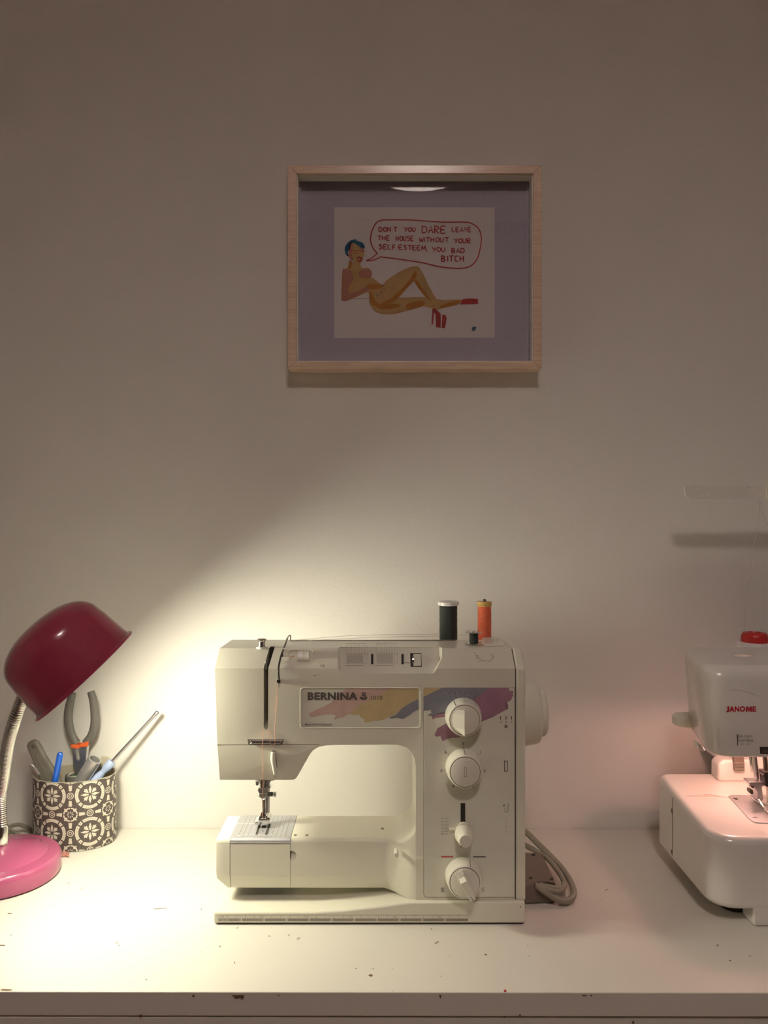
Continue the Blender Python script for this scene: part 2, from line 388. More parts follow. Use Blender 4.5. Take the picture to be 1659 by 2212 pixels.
# edge chips along the front of the top
for x, wd, hh in ((512, 20, 7), (523, 9, 10), (418, 6, 3), (951, 5, 8), (876, 0, 0), (1262, 12, 2.5), (1277, 5, 3), (1445, 10, 2.5), (1467, 8, 2), (1482, 7, 3), (1500, 10, 2), (1550, 8, 3.5), (1652, 5, 6), (602, 3, 2)):
    if not wd: continue
    yf = 0.7481-0.0001*x/800
    zc = DESK-0.0002
    u = [(X(a, yf), Z(2149.5+b, yf)) for a, b in ((x-wd/2, -0.2), (x-wd/4, hh*.7), (x, hh), (x+wd/3, hh*.6), (x+wd/2, -0.2))]
    brown.xz(u, yf-0.0004, yf+0.0004)
for x, y, r in ((303, 2195, 2.5), (1123, 2193, 2), (1368, 2209, 3), (1090, 2196, 1.2)):
    yf = 0.7478; brown.xz([(X(a, yf), Z(b, yf)) for a, b in blob(x, y, r, r*1.2)], yf-0.0003, yf+0.001)
brown.obj('chipped_paint', M['chip'], t, smooth=False)['kind'] = 'stuff'
grey.obj('paint_scuff', M['chipgrey'], t, smooth=False)['kind'] = 'stuff'
mb = MB(); ontop(blob(1091, 2141, 2.6, 2.2), mb, 0.0008); tag(mb.obj('plastic_speck', M['redspeck'], smooth=False), 'tiny red speck lying near the front edge of the white desk', 'speck')

# ------------------------------------------------------------------ framed picture
FY0, FY1 = 1.1025, WALL-0.0005
fx0, fx1 = X(621.5, FY0), X(1170.5, FY0); fz1, fz0 = Z(356.5, FY0), Z(796.5, FY0)
ix0, ix1 = X(641, FY0), X(1152, FY0); iz1, iz0 = Z(374.5, FY0), Z(780.5, FY0)
t = thing('picture_frame', ((fx0+fx1)/2, WALL, fz0), 'pale wooden box frame with a painted drawing behind glass, hanging on the wall', 'picture')
f = MB()
for a, b in (((fx0, fz1), (fx1, fz1)), ((fx1, fz1), (fx1, fz0)), ((fx1, fz0), (fx0, fz0)), ((fx0, fz0), (fx0, fz1))):
    inn = {(fx0, fz1): (ix0, iz1), (fx1, fz1): (ix1, iz1), (fx1, fz0): (ix1, iz0), (fx0, fz0): (ix0, iz0)}
    f = MB(); f.xz([a, b, inn[b], inn[a]], FY0, FY1); f.obj('frame_rail', M['wood'], t, bevel=0.0008, seg=2)
# white rebate inside and glass near the back
GY = FY0+0.0245
rb = MB(); e = 0.0014
for (x0, x1, z0, z1) in ((ix0, ix1, iz1-e, iz1), (ix0, ix1, iz0, iz0+e), (ix0, ix0+e, iz0, iz1), (ix1-e, ix1, iz0, iz1)):
    rb.box(x0, x1, FY0+0.004, FY1, z0, z1)
rb.obj('inner_spacer', M['innerwhite'], t, smooth=False)
MB().box(ix0+e, ix1-e, GY+0.0035, GY+0.0055, iz0+e, iz1-e).obj('mount_board', M['mountboard'], t, smooth=False)
BY = GY+0.0035
px0, px1 = X(722, BY), X(1068.5, BY); pz1, pz0 = Z(448, BY), Z(730.5, BY)
pap = MB().box(px0, px1, BY-0.0004, BY, pz0, pz1).obj('drawing_paper', M['paper'], t, smooth=False)
MB().box(ix0+e, ix1-e, GY-0.001, GY+0.0005, iz0+e, iz1-e).obj('glass_pane', M['glass'], t, smooth=False)
DY = BY-0.0006
def dr(lst, name, mt, lay=0, label=None):
    mb = MB()
    for pts in lst:
        q = [P(710+x/4.484, 460+y/4.484, DY-lay*0.00008) for x, y in pts]
        mb.prism(q, [v+Vector((0, 0.00006, 0)) for v in q])
    o = mb.obj(name, M[mt], pap, smooth=False)
    if label: o['label'] = label
    return o
sm = lambda p: smooth2(p, 5, True)
torso = sm([(205, 460), (235, 475), (300, 480), (320, 530), (385, 535), (418, 575), (412, 625), (450, 650), (515, 700), (560, 660), (640, 600), (720, 555), (800, 522), (850, 518), (880, 535), (920, 600), (965, 700), (1010, 780), (1050, 850), (1075, 905), (1065, 935), (1025, 930), (1000, 880), (930, 810), (870, 720), (830, 655), (780, 700), (700, 790), (665, 825), (680, 900), (640, 960), (600, 978), (500, 970), (430, 930), (395, 870), (395, 830), (380, 770), (300, 800), (190, 845), (140, 852), (125, 800), (130, 700), (140, 570), (155, 545), (190, 520)])
leg_ = sm([(560, 870), (665, 825), (900, 818), (1000, 835), (1120, 845), (1240, 838), (1290, 850), (1250, 888), (1150, 912), (1060, 932), (960, 915), (900, 905), (760, 945), (600, 978)])
dr([leg_], 'painted_leg', 'skinlight', 0)
dr([torso], 'painted_figure', 'skinlight', 0.9, 'reclining painted figure in ochre and orange wash')
dr([sm([(140, 570), (200, 520), (230, 480), (205, 455), (190, 520)]),
    sm([(135, 560), (160, 545), (215, 560), (240, 640), (205, 700), (200, 780), (330, 730), (400, 690), (500, 690), (520, 710), (470, 725), (400, 740), (300, 790), (150, 850), (125, 800)]),
    sm([(300, 560), (385, 540), (418, 580), (400, 625), (340, 630), (295, 600)])], 'painted_wash', 'skinpink', 1)
dr([sm([(500, 880), (600, 830), (700, 740), (780, 650), (840, 560), (850, 610), (820, 660), (740, 750), (660, 830), (570, 880)]),
    sm([(400, 760), (430, 800), (460, 860), (520, 890), (640, 880), (700, 900), (600, 930), (500, 930), (440, 900), (398, 860)]),
    sm([(760, 880), (900, 850), (935, 880), (900, 905), (770, 935)]), sm([(830, 660), (860, 660), (900, 720), (960, 800), (1000, 850), (930, 800), (870, 730)]),
    sm([(1080, 905), (1150, 870), (1240, 850), (1290, 848), (1250, 885), (1160, 905), (1090, 922)]),
    sm([(200, 465), (225, 500), (205, 540), (190, 525)]), sm([(370, 695), (440, 685), (540, 705), (470, 735), (400, 740)])], 'painted_shading', 'skinorange', 2)
dr([sm([(205, 300), (240, 270), (300, 300), (335, 350), (345, 400), (320, 470), (290, 490), (245, 470), (205, 440), (190, 400)])], 'painted_face', 'skinlight', 2)
dr([sm([(205, 300), (225, 290), (235, 340), (222, 400), (240, 460), (205, 440), (190, 400)]), sm([(300, 330), (340, 350), (335, 380), (310, 372)])], 'painted_cheek', 'skinpink', 3)
dr([sm([(155, 340), (175, 300), (215, 265), (290, 250), (260, 262), (330, 290), (350, 335), (330, 345), (290, 320), (240, 290), (210, 310), (205, 350), (185, 380), (195, 420), (165, 400)])], 'painted_hair', 'painblue', 3, 'short blue painted hair')
mb = MB()
def ds(mb, pts, wd, lay=3, n=5, sm_=True):
    p = [(710+x/4.484, 460+y/4.484) for x, y in (smooth2(pts, n) if sm_ else pts)]
    stroke(mb, p, wd/4.484, DY-lay*0.00008, 0.00006)
# speech bubble
ds(mb, [(505, 425), (700, 450), (900, 480), (1050, 515), (1180, 533), (1290, 535), (1380, 510), (1440, 440), (1470, 330), (1478, 230), (1450, 150), (1380, 100), (1300, 88), (1100, 88), (800, 68), (600, 66), (500, 72), (450, 110), (415, 190), (405, 270), (430, 340), (470, 392)], 11, n=6)
ds(mb, [(470, 392), (420, 435), (362, 462)], 9, n=4); ds(mb, [(362, 462), (430, 458), (505, 425)], 10, n=4)
mb.obj('painted_speech_bubble', M['paintred'], pap, smooth=False)
# brush lettering, one stroke alphabet
G = {'D': [[(0, 0), (0, 1)], [(0, 0), (.6, .15), (.7, .55), (.5, .9), (0, 1)]], 'O': [[(.35, 0), (.05, .35), (.1, .8), (.4, 1), (.7, .75), (.7, .3), (.35, 0)]], 'N': [[(0, 1), (0, 0), (.65, 1), (.65, 0)]],
     "'": [[(.1, .45), (.16, .55)]], 'T': [[(0, .05), (.75, 0)], [(.38, 0), (.36, 1)]], 'Y': [[(0, 0), (.35, .45)], [(.75, 0), (.3, 1)]], 'U': [[(0, 0), (.03, .75), (.3, 1), (.6, .8), (.65, 0)]],
     'A': [[(0, 1), (.35, 0), (.7, 1)], [(.12, .62), (.6, .62)]], 'R': [[(0, 1), (0, 0), (.55, .1), (.55, .4), (0, .5), (.65, 1)]], 'E': [[(.6, 0), (0, .03), (0, 1), (.62, .97)], [(0, .5), (.5, .48)]],
     'L': [[(0, 0), (.02, 1), (.6, .97)]], 'V': [[(0, 0), (.35, 1), (.68, 0)]], 'H': [[(0, 0), (0, 1)], [(.6, 0), (.6, 1)], [(0, .5), (.6, .5)]], 'S': [[(.6, .08), (.2, 0), (.05, .25), (.5, .55), (.55, .85), (.25, 1), (0, .9)]],
     'W': [[(0, 0), (.2, 1), (.42, .35), (.62, 1), (.85, 0)]], 'I': [[(.15, 0), (.15, 1)]], 'F': [[(.6, 0), (0, .03), (0, 1)], [(0, .5), (.5, .48)]], '-': [[(.1, .5), (.5, .5)]],
     'M': [[(0, 1), (.08, 0), (.4, .7), (.7, 0), (.8, 1)]], ',': [[(.15, .95), (.08, 1.3)]], 'B': [[(0, 0), (0, 1)], [(0, 0), (.5, .12), (.45, .42), (0, .5)], [(0, .5), (.6, .65), (.5, .95), (0, 1)]], 'C': [[(.6, .1), (.2, .05), (.05, .5), (.2, .95), (.6, .9)]], ' ': []}
def brush(s, x0, x1, ytop, h, wd, slope=0.0):
    adv = sum(0.45 if c in "',-I" else (0.6 if c == ' ' else 1.0) for c in s); u = (x1-x0)/adv; x = x0
    for c in s:
        a = 0.45 if c in "',-I" else (0.6 if c == ' ' else 1.0)
        for st in G[c]:
            ds(mb, [(x+p[0]*u*1.05, ytop+(x-x0)*slope+p[1]*h+random.uniform(-1.5, 1.5)) for p in st], wd, 3, 3, len(st) > 3)
        x += a*u
mb = MB()
brush("DON'T", 487, 672, 138, 42, 10); brush('YOU', 730, 850, 140, 40, 10); brush('DARE', 905, 1150, 128, 68, 11); brush('LEAVE', 1195, 1392, 140, 42, 10)
brush('THE', 475, 605, 222, 42, 10); brush('HOUSE', 652, 832, 225, 44, 10); brush('WITHOUT', 878, 1172, 238, 42, 10); brush('YOUR', 1215, 1385, 248, 44, 10)
brush('SELF-ESTEEM,', 487, 965, 305, 44, 10, 0.03); brush('YOU', 1002, 1140, 332, 42, 10); brush('BAD', 1192, 1325, 342, 44, 10); brush('BITCH', 1092, 1325, 415, 55, 11)
mb.obj('painted_words', M['paintred'], pap, smooth=False)
mb = MB()
mb2 = [[(1005, 925), (1045, 930), (1050, 975), (1055, 1108), (1040, 1108), (1035, 985), (1020, 960), (1010, 1080), (995, 1080)], [(1048, 940), (1085, 975), (1085, 1112), (1046, 1108)], [(1100, 985), (1130, 985), (1142, 1020), (1135, 1075), (1125, 1117), (1095, 1112)],
       [(1290, 838), (1350, 828), (1447, 832), (1447, 880), (1360, 884), (1270, 886), (1285, 865)]]
dr(mb2[:3], 'painted_shoe', 'paintred', 3, 'red painted platform shoe with a tall heel'); dr(mb2[3:], 'painted_shoe', 'paintred', 3, 'red painted shoe seen from its sole')
mb = MB()
for pts, wd in (([(200, 368), (280, 365), (360, 372)], 4), ([(235, 395), (270, 385), (300, 392)], 4), ([(275, 440), (300, 430), (318, 445), (300, 468), (278, 455)], 14)): ds(mb, pts, wd, 4)
mb.obj('painted_glasses_and_mouth', M['paintred'], pap, smooth=False)
mb = MB()
for pts, wd in (([(515, 700), (600, 625), (720, 555), (850, 518), (880, 535), (965, 700), (1075, 905)], 2.5), ([(395, 830), (430, 930), (500, 970), (600, 978), (760, 945), (900, 905)], 3.5), ([(140, 570), (128, 700), (125, 800), (140, 852), (300, 795)], 3),
                ([(830, 655), (870, 720), (1000, 880), (1025, 930)], 3), ([(470, 850), (520, 890), (640, 850), (780, 700), (830, 655)], 4), ([(412, 625), (450, 650), (515, 700)], 3), ([(220, 600), (218, 700), (205, 770)], 3),
                ([(300, 625), (350, 638), (405, 620), (420, 580)], 4), ([(665, 828), (900, 818), (1120, 845), (1240, 838)], 3), ([(220, 828), (300, 828), (400, 826)], 3), ([(240, 710), (240, 770)], 3),
                ([(440, 700), (490, 740), (520, 770)], 3), ([(450, 760), (468, 800)], 3), ([(470, 700), (535, 707)], 3), ([(470, 720), (540, 740)], 3)): ds(mb, pts, wd, 4)
mb.obj('painted_outline', M['skinorange'], pap, smooth=False)
mb = MB()
for a, b in ((530, 706), (535, 741), (515, 775), (471, 803)): ds(mb, [(a-6, b-3), (a+8, b+2)], 7, 5, 2)
for k in range(7): ds(mb, [(1378+random.uniform(0, 60), 1095+random.uniform(0, 45)), (1395+random.uniform(0, 50), 1100+random.uniform(0, 45))], 9, 4, 2)
mb.obj('painted_signature', M['painblue'], pap, smooth=False)

# ------------------------------------------------------------------ pink desk lamp
LB = Vector((-0.4854, 0.987, DESK))
t = thing('desk_lamp', LB, 'pink gooseneck desk lamp with a round shade, lit and leaning towards the sewing machine', 'lamp')
MB().lathe([(0.066, 0), (0.067, 0.003), (0, 0.003)], LB, seg=64).obj('base_pad', M['black'], t)
MB().lathe([(0, 0.002), (0.0695, 0.002), (0.0705, 0.005), (0.0705, 0.019), (0.0695, 0.023), (0.067, 0.0255), (0.056, 0.0275), (0.0545, 0.0275), (0.0535, 0.0282), (0.042, 0.033), (0.026, 0.037), (0.012, 0.0395), (0, 0.040)], LB, seg=96).obj('lamp_base', M['pink'], t)
MB().lathe([(0.0085, 0.037), (0.0085, 0.062), (0.0078, 0.064), (0, 0.064)], LB, seg=32).obj('neck_sleeve', M['chrome'], t)
AX = Vector((0.655, 0.165, -0.737)).normalized()
SY = 0.872
RC = P(184, 1459, SY)                       # centre of the shade's rim
u = 126/FPX*SY/1.0                          # rim radius
def lam(h): return RC-AX*h
# gooseneck
npts = [LB+Vector((0, 0, 0.06)), LB+Vector((-0.001, 0.0, 0.10)), P(6, 1690, 0.975), P(17, 1610, 0.935), P(30, 1560, 0.90), P(44, 1520, 0.895), P(62, 1478, 0.888), P(86, 1445, 0.880)]
# core and coils
MB().tube(npts, 0.0061, 12, 10).obj('neck_core', M['darkmetal'], t)
core = MB(); core.tube(npts, 0.0066, 3, 40); path = [sum((core.v[i*3+k] for k in range(3)), Vector())/3 for i in range(len(core.v)//3)]
L = [0.0]
for a, b in zip(path, path[1:]): L.append(L[-1]+(b-a).length)
cm = MB(); pitch = 0.0027; nr = int(L[-1]/pitch); j = 0
for i in range(nr):
    s_ = (i+0.5)*pitch
    while j < len(L)-2 and L[j+1] < s_: j += 1
    p = path[j].lerp(path[j+1], (s_-L[j])/max(1e-9, L[j+1]-L[j])); tg = (path[j+1]-path[j]).normalized()
    cm.lathe([(0.0055, -pitch*.36), (0.0066, -pitch*.30), (0.0072, 0), (0.0066, pitch*.30), (0.0055, pitch*.36)], p, tg, 20, ref=(0, 1, 0.01))
cm.obj('gooseneck', M['chrome'], t, ang=80)
# shade: cylinder, domed crown, flanged rim, thin wall
prof = [(0.131, 0.0), (0.131, 0.004), (0.124, 0.008), (0.1225, 0.02), (0.119, 0.07), (0.116, 0.092)]
for k in range(1, 13):
    a = k/12*PI/2; prof.append((0.116*math.cos(a)**0.85 if k < 12 else 0.0, 0.092+0.063*math.sin(a)))
kx = u/0.126
po = [(r*kx, h*kx) for r, h in prof]
pin_ = [(max(0.0, r-0.0022)*kx if r > 0 else 0, (h-0.0018)*kx) for r, h in prof[2:]]
sh = MB().lathe(po, RC, -AX, 96).obj('lamp_shade', M['shadeout'], t, ang=50)
MB().lathe([(po[0][0]-0.0001, 0.0003)]+pin_, RC, -AX, 96).obj('shade_lining', M['shadein'], sh, ang=50)
BH = 0.031
MB().lathe([(0.0, -0.029), (0.0115, -0.0267), (0.0205, -0.0206), (0.0275, -0.0095), (0.029, 0.0), (0.0275, 0.010), (0.020, 0.021), (0.014, 0.028), (0.013, 0.030), (0, 0.030)], lam(BH), -AX, 40).obj('light_bulb', M['bulb'], sh)
MB().lathe([(0, 0.0302), (0.0138, 0.0302), (0.0140, 0.034), (0.0140, 0.042), (0, 0.042)], lam(BH), -AX, 24).obj('bulb_socket', M['white'], sh)
# lamp's cord
MB().tube([LB+Vector((-0.02, 0.066, 0.008)), LB+Vector((-0.005, 0.085, 0.008)), P(20, 1791, 1.093), P(40, 1781, 1.11), P(62, 1790, 1.12), P(82, 1806, 1.125), (X(104, 1.130), 1.130, DESK+0.0035), (-0.42, 1.1315, DESK+0.0035)], 0.0028, 10, 8).obj('power_cord', M['cable'], t)

# ------------------------------------------------------------------ pot with tools
PC = Vector((-0.4353, 1.0950, DESK)); PRX, PRY, PH = 0.0567, 0.0395, 0.0945
def potp(a, r=1.0, z=0.0, off=0.0):
    nx, ny = math.cos(a)/PRX, math.sin(a)/PRY; l = math.hypot(nx, ny)
    return Vector((PC.x+PRX*r*math.cos(a)+off*nx/l, PC.y+PRY*r*math.sin(a)+off*ny/l, DESK+z))
t = thing('pencil_pot', PC, 'oval pot printed with brown and cream mosaic tile pattern, holding hand tools', 'pot')
mb = MB(); N = 96
rings = [[potp(2*PI*k/N, 1, z, o_) for k in range(N)] for z, o_ in ((0.0005, -0.001), (0.0005, 0), (PH, 0))]
vs = [v for r in rings for v in r]; fs = [tuple(range(N))]
for i in range(2):
    for k in range(N): fs.append((i*N+k, i*N+(k+1) % N, (i+1)*N+(k+1) % N, (i+1)*N+k))
mb.add(vs, fs); mb.obj('pot_wall', M['tindark'], t, ang=60)
mb = MB(); rings = [[potp(2*PI*k/N, 1, z, o_) for k in range(N)] for z, o_ in ((PH-0.0002, 0.0002), (PH+0.0004, -0.0005), (PH-0.0002, -0.0016), (0.002, -0.0016))]
vs = [v for r in rings for v in r]; fs = [tuple(range(3*N, 4*N))]
for i in range(3):
    for k in range(N): fs.append((i*N+k, i*N+(k+1) % N, (i+1)*N+(k+1) % N, (i+1)*N+k))
mb.add(vs, fs); mb.obj('pot_lining', M['tintan'], t, ang=60)
# arc length table of the oval
arc = [0.0]; NA = 720
for k in range(NA): arc.append(arc[-1]+(potp(2*PI*(k+1)/NA)-potp(2*PI*k/NA)).length)
def ang_at(s_):
    s_ %= arc[-1]; lo, hi = 0, NA
    while hi-lo > 1:
        m_ = (lo+hi)//2
        if arc[m_] <= s_: lo = m_
        else: hi = m_
    return 2*PI*(lo+(s_-arc[lo])/(arc[hi]-arc[lo]))/NA
TP = arc[-1]/6.0; V0 = 0.0255     # tile size, lowest row of medallions
pat = MB(); dots = MB()
def patch(mbx, pts, off=0.00018):
    vv = [(a, min(max(b, 0.0006), PH-0.0006)) for a, b in pts]
    if max(b for a, b in vv)-min(b for a, b in vv) < 1e-5: return
    cu_, cv_ = sum(a for a, b in vv)/len(vv), sum(b for a, b in vv)/len(vv)
    ps = [potp(ang_at(a), 1, b, off) for a, b in vv]; c = potp(ang_at(cu_), 1, cv_, off+0.00005); n = len(ps)
    mbx.add([c]+ps, [(0, 1+k, 1+(k+1) % n) for k in range(n)])
def pol(cu_, cv_, r, a): return (cu_+r*TP*math.cos(a), cv_+r*TP*math.sin(a))
def seg(cu_, cv_, r0, r1, a0, a1, n=6):
    for k in range(n):
        b0 = a0+(a1-a0)*k/n; b1 = a0+(a1-a0)*(k+1)/n
        patch(pat, [pol(cu_, cv_, r0, b0), pol(cu_, cv_, r1, b0), pol(cu_, cv_, r1, b1), pol(cu_, cv_, r0, b1)])
S0 = arc[-1]*0.75-0.016
for i in range(6):
    for jv in (-1, 0, 1, 2):
        cu_, cv_ = S0+i*TP, V0+jv*TP
        if -TP*0.5 < cv_ < PH+TP*0.5:
            for k in range(4):                                   # long and short petals
                a = k*PI/2; patch(pat, [pol(cu_, cv_, .035, a-.3), pol(cu_, cv_, .13, a-.30), pol(cu_, cv_, .185, a-.12), pol(cu_, cv_, .245, a), pol(cu_, cv_, .185, a+.12), pol(cu_, cv_, .13, a+.30), pol(cu_, cv_, .035, a+.3)])
                a += PI/4; patch(pat, [pol(cu_, cv_, .05, a), pol(cu_, cv_, .12, a-.28), pol(cu_, cv_, .19, a-.30), pol(cu_, cv_, .18, a-.12), pol(cu_, cv_, .225, a), pol(cu_, cv_, .18, a+.12), pol(cu_, cv_, .19, a+.30), pol(cu_, cv_, .12, a+.28)])
                a = k*PI/2; seg(cu_, cv_, .30, .385, a-.55, a+.55)
                for q in range(-3, 4): patch(dots, [pol(*pol(cu_, cv_, .345, a+q*.135), .0085, z_*PI/3) for z_ in range(6)], 0.0003)
                a += PI/4; patch(pat, [pol(cu_, cv_, .30, a-.13), pol(cu_, cv_, .385, a-.13), pol(cu_, cv_, .385, a+.13), pol(cu_, cv_, .30, a+.13)])
                patch(dots, [pol(*pol(cu_, cv_, .343, a), .012, z_*PI/3) for z_ in range(6)], 0.0003)
        for eu, ev in ((cu_+TP/2, cv_), (cu_, cv_+TP/2)):        # small rosettes between medallions
            if -0.004 < ev < PH+0.004:
                for k in range(12): patch(pat, [pol(eu, ev, .07, k*PI/6), pol(eu, ev, .092, k*PI/6), pol(eu, ev, .092, (k+1)*PI/6), pol(eu, ev, .07, (k+1)*PI/6)])
                for k in range(6): patch(pat, [pol(*pol(eu, ev, .036, k*PI/3), .016, z_*PI/3) for z_ in range(6)])
        eu, ev = cu_+TP/2, cv_+TP/2                              # octagon flowers
        if -TP/3 < ev < PH+TP/3:
            for k in range(8):
                a = k*PI/4+PI/8; seg(eu, ev, .155, .19, a-.33, a+.33, 2)
                a = k*PI/4; patch(pat, [pol(eu, ev, .03, a), pol(eu, ev, .075, a-.2), pol(eu, ev, .095, a), pol(eu, ev, .075, a+.2)])
                if k % 2: patch(pat, [pol(eu, ev, .16, a-.3), pol(eu, ev, .11, a), pol(eu, ev, .16, a+.3), pol(eu, ev, .235, a)])
            for k in range(4):
                a = k*PI/2; b0, b1 = pol(eu, ev, .225, a-.22), pol(eu, ev, .225, a+.22)
                patch(pat, [b0, b1, pol(eu, ev, .37, a+.09), pol(eu, ev, .37, a-.09)])
pat.obj('tile_print', M['tinlight'], t, smooth=False)
dots.obj('dot_print', M['tindark'], t, smooth=False)

# pliers
PYp = 1.112
t = thing('pliers', P(177, 1740, PYp), 'pliers with curved grey rubber handles and orange bands standing in the pot', 'pliers')
h1 = [(157, 1497), (149, 1530), (148, 1560), (155, 1588), (166, 1606)]; h2 = [(196, 1494), (203, 1520), (205, 1560), (198, 1588), (185, 1605)]
for h in (h1, h2):
    pts = [P(x, y, PYp) for x, y in h]
    MB().tube(pts, [0.0050, 0.0060, 0.0062, 0.0060, 0.0058], 14, 8, flat=((0, 1, 0), 0.8)).obj('handle', M['toolgrey'], t, ang=70)
MB().px([(155, 1606), (173, 1606), (175, 1608), (174, 1615), (157, 1613)], PYp-0.0062, PYp+0.0062, PYp).obj('grip_band', M['orange'], t, bevel=0.0012)
MB().px([(176, 1605), (195, 1598), (192, 1611), (174, 1612)], PYp-0.0062, PYp+0.0062, PYp).obj('grip_band', M['orange'], t, bevel=0.0012)
MB().px([(159, 1613), (167, 1613), (169, 1636), (171, 1640), (174, 1640), (176, 1613), (191, 1610), (188, 1640), (183, 1700), (174, 1722), (165, 1700), (160, 1640)], PYp-0.0045, PYp+0.0045, PYp).obj('jaws', M['steel'], t, bevel=0.0012)
# craft knife
a, b = P(72, 1609, 1.085), P(124, 1712, 1.085); b.z = max(b.z, DESK+0.012)
a = P(73, 1611, 1.082)
t = thing('utility_knife', P(130, 1740, 1.085), 'smoky grey rounded utility knife handle with a lanyard hole, leaning left in the pot', 'knife')
n_ = (P(122, 1705, 1.085)-a); n_.y = 0; n_.normalize(); sd = Vector((n_.z, 0, -n_.x))
out_ = []
for s_, w_ in ((-0.0085, 0.0), (-0.0075, 0.0045), (-0.004, 0.0078), (0.002, 0.0088), (0.02, 0.0095), (0.05, 0.0125), (0.072, 0.0125)): out_.append((s_, w_))
pl = [a+n_*s_+sd*w_ for s_, w_ in out_]+[a+n_*s_-sd*w_ for s_, w_ in reversed(out_[1:])]
kb = MB(); kb.prism([v-Vector((0, 0.005, 0)) for v in pl], [v+Vector((0, 0.005, 0)) for v in pl])
hole = MB().cyl(a+Vector((0.001, -0.02, 0)), a+Vector((0.001, 0.02, 0)), 0.0026, seg=20)
kb.obj('handle', M['knife'], t, bevel=0.0035, seg=5, ang=50, cuts2=[hole])
MB().xz([(0, 0)]*0 or [((a+n_*s_+sd*w_).x, (a+n_*s_+sd*w_).z) for s_, w_ in ((0.012, 0.0015), (0.05, 0.002), (0.065, 0.006), (0.066, -0.002), (0.05, -0.0035), (0.012, -0.001))], a.y-0.0058, a.y-0.0045).obj('slider_ridge', M['knife'], t, bevel=0.0005)
# small metal tool at far left
q = [P(66, 1653, 1.075), P(75, 1662, 1.076), P(92, 1684, 1.080), P(112, 1712, 1.088)]
t = thing('tweezers', q[-1], 'thin grey metal tool tip poking up at the left rim of the pot', 'tool')
MB().tube(q, [0.0022, 0.0030, 0.0030, 0.0028], 10, 5, flat=((0, 1, 0), 0.5)).obj('blade', M['steel'], t)
# blue seam ripper
a, b = P(129.5, 1631, 1.066), P(118.5, 1690, 1.068); dd = (b-a); b2 = a+dd*1.75
t = thing('blue_pen', b2, 'bright blue plastic tool handle standing at the front of the pot', 'tool')
MB().tube([a+dd*-0.09, a+dd*-0.03, a+dd*0.08, a+dd*0.8, b2], [0.0024, 0.0040, 0.0043, 0.0042, 0.0042], 8, 2).obj('handle', M['blue'], t, ang=20)
MB().lathe([(0.0046, 0.0), (0.0046, 0.003), (0, 0.003)], b2, -dd, 16).obj('collar', M['blue'], t)
# silver marker tube with curled end
a, b = P(205, 1640, 1.085), P(168, 1700, 1.088); dd = b-a
t = thing('silver_tube', a+dd*1.3, 'silver metallic tube with a hollow cut end leaning right in the pot', 'tube')
mb = MB(); mb.lathe([(0.0075, 0), (0.0093, 0.0), (0.0093, dd.length*1.35), (0.0, dd.length*1.35), ], a, dd, 32)
mb.lathe([(0.0075, 0), (0.0075, 0.03)], a, dd, 32); mb.obj('tube_body', M['silverpaint'], t, ang=60)
# tape roll
c = P(168, 1678, 1.105)
t = thing('tape_roll', c-Vector((0, 0, 0.02)), 'small roll of tape with a green label standing inside the pot', 'tape')
tp = MB(); tp.lathe([(0.0120, 0), (0.0175, 0), (0.0175, -0.03), (0.0120, -0.03), (0.0120, 0)], (c.x, c.y, c.z+0.003), (0, 0, 1), 40, squash=0.75).obj('tape', M['toolgrey'], t, ang=50)
MB().lathe([(0.0118, -0.0005), (0.0132, 0.0004), (0.0132, -0.02), (0.0118, -0.02)], (c.x, c.y, c.z+0.0034), (0, 0, 1), 40, squash=0.75).obj('core', M['tinlight'], t, ang=50)
MB().box(c.x-0.0085, c.x+0.003, c.y+0.001, c.y+0.0018, c.z-0.01, c.z+0.001).obj('label', M['green'], t)
# screwdriver with pale blue handle
a, b = P(342, 1537, 1.116), P(243, 1645, 1.100); dd = (b-a).normalized()
e_ = b+dd*0.050
t = thing('screwdriver', e_, 'long shafted screwdriver with a pale blue handle leaning right out of the pot', 'screwdriver')
MB().lathe([(0, 0), (0.0022, 0.0), (0.0033, 0.0015), (0.0033, 0.004), (0.0026, 0.012), (0.0026, (b-a).length)], a, dd, 20).obj('shaft', M['steel'], t, ang=50)
MB().lathe([(0, 0), (0.0052, 0), (0.0060, 0.001), (0.0060, 0.013), (0.0042, 0.017), (0.0048, 0.021), (0.0068, 0.028), (0.0070, 0.052), (0, 0.052)], b, dd, 24).obj('handle', M['paleblue'], t, ang=40)
# brown plastic fin behind
t = thing('plastic_clip', P(226, 1690, 1.108), 'brownish curved plastic clip between the silver tube and the screwdriver in the pot', 'clip')
MB().px([(219, 1634), (232, 1636), (241, 1643), (238, 1652), (215, 1695), (196, 1705)], 1.108, 1.112, 1.108).obj('clip_body', M['tintan'], t, bevel=0.0008)

# pink scrap beside the lamp base
t = MB()
for k in range(14):
    pts = [Q(136+random.uniform(-4, 14), 1846+random.uniform(-8, 5), (0, 1, DESK+random.uniform(0.0003, 0.003)), PN) for _ in range(4)]
    t.tube(pts, 0.0004, 5, 5)
tag(t.obj('thread_scrap', M['scrap']), 'small tangled pink scrap lying beside the base of the pink lamp', 'scrap')

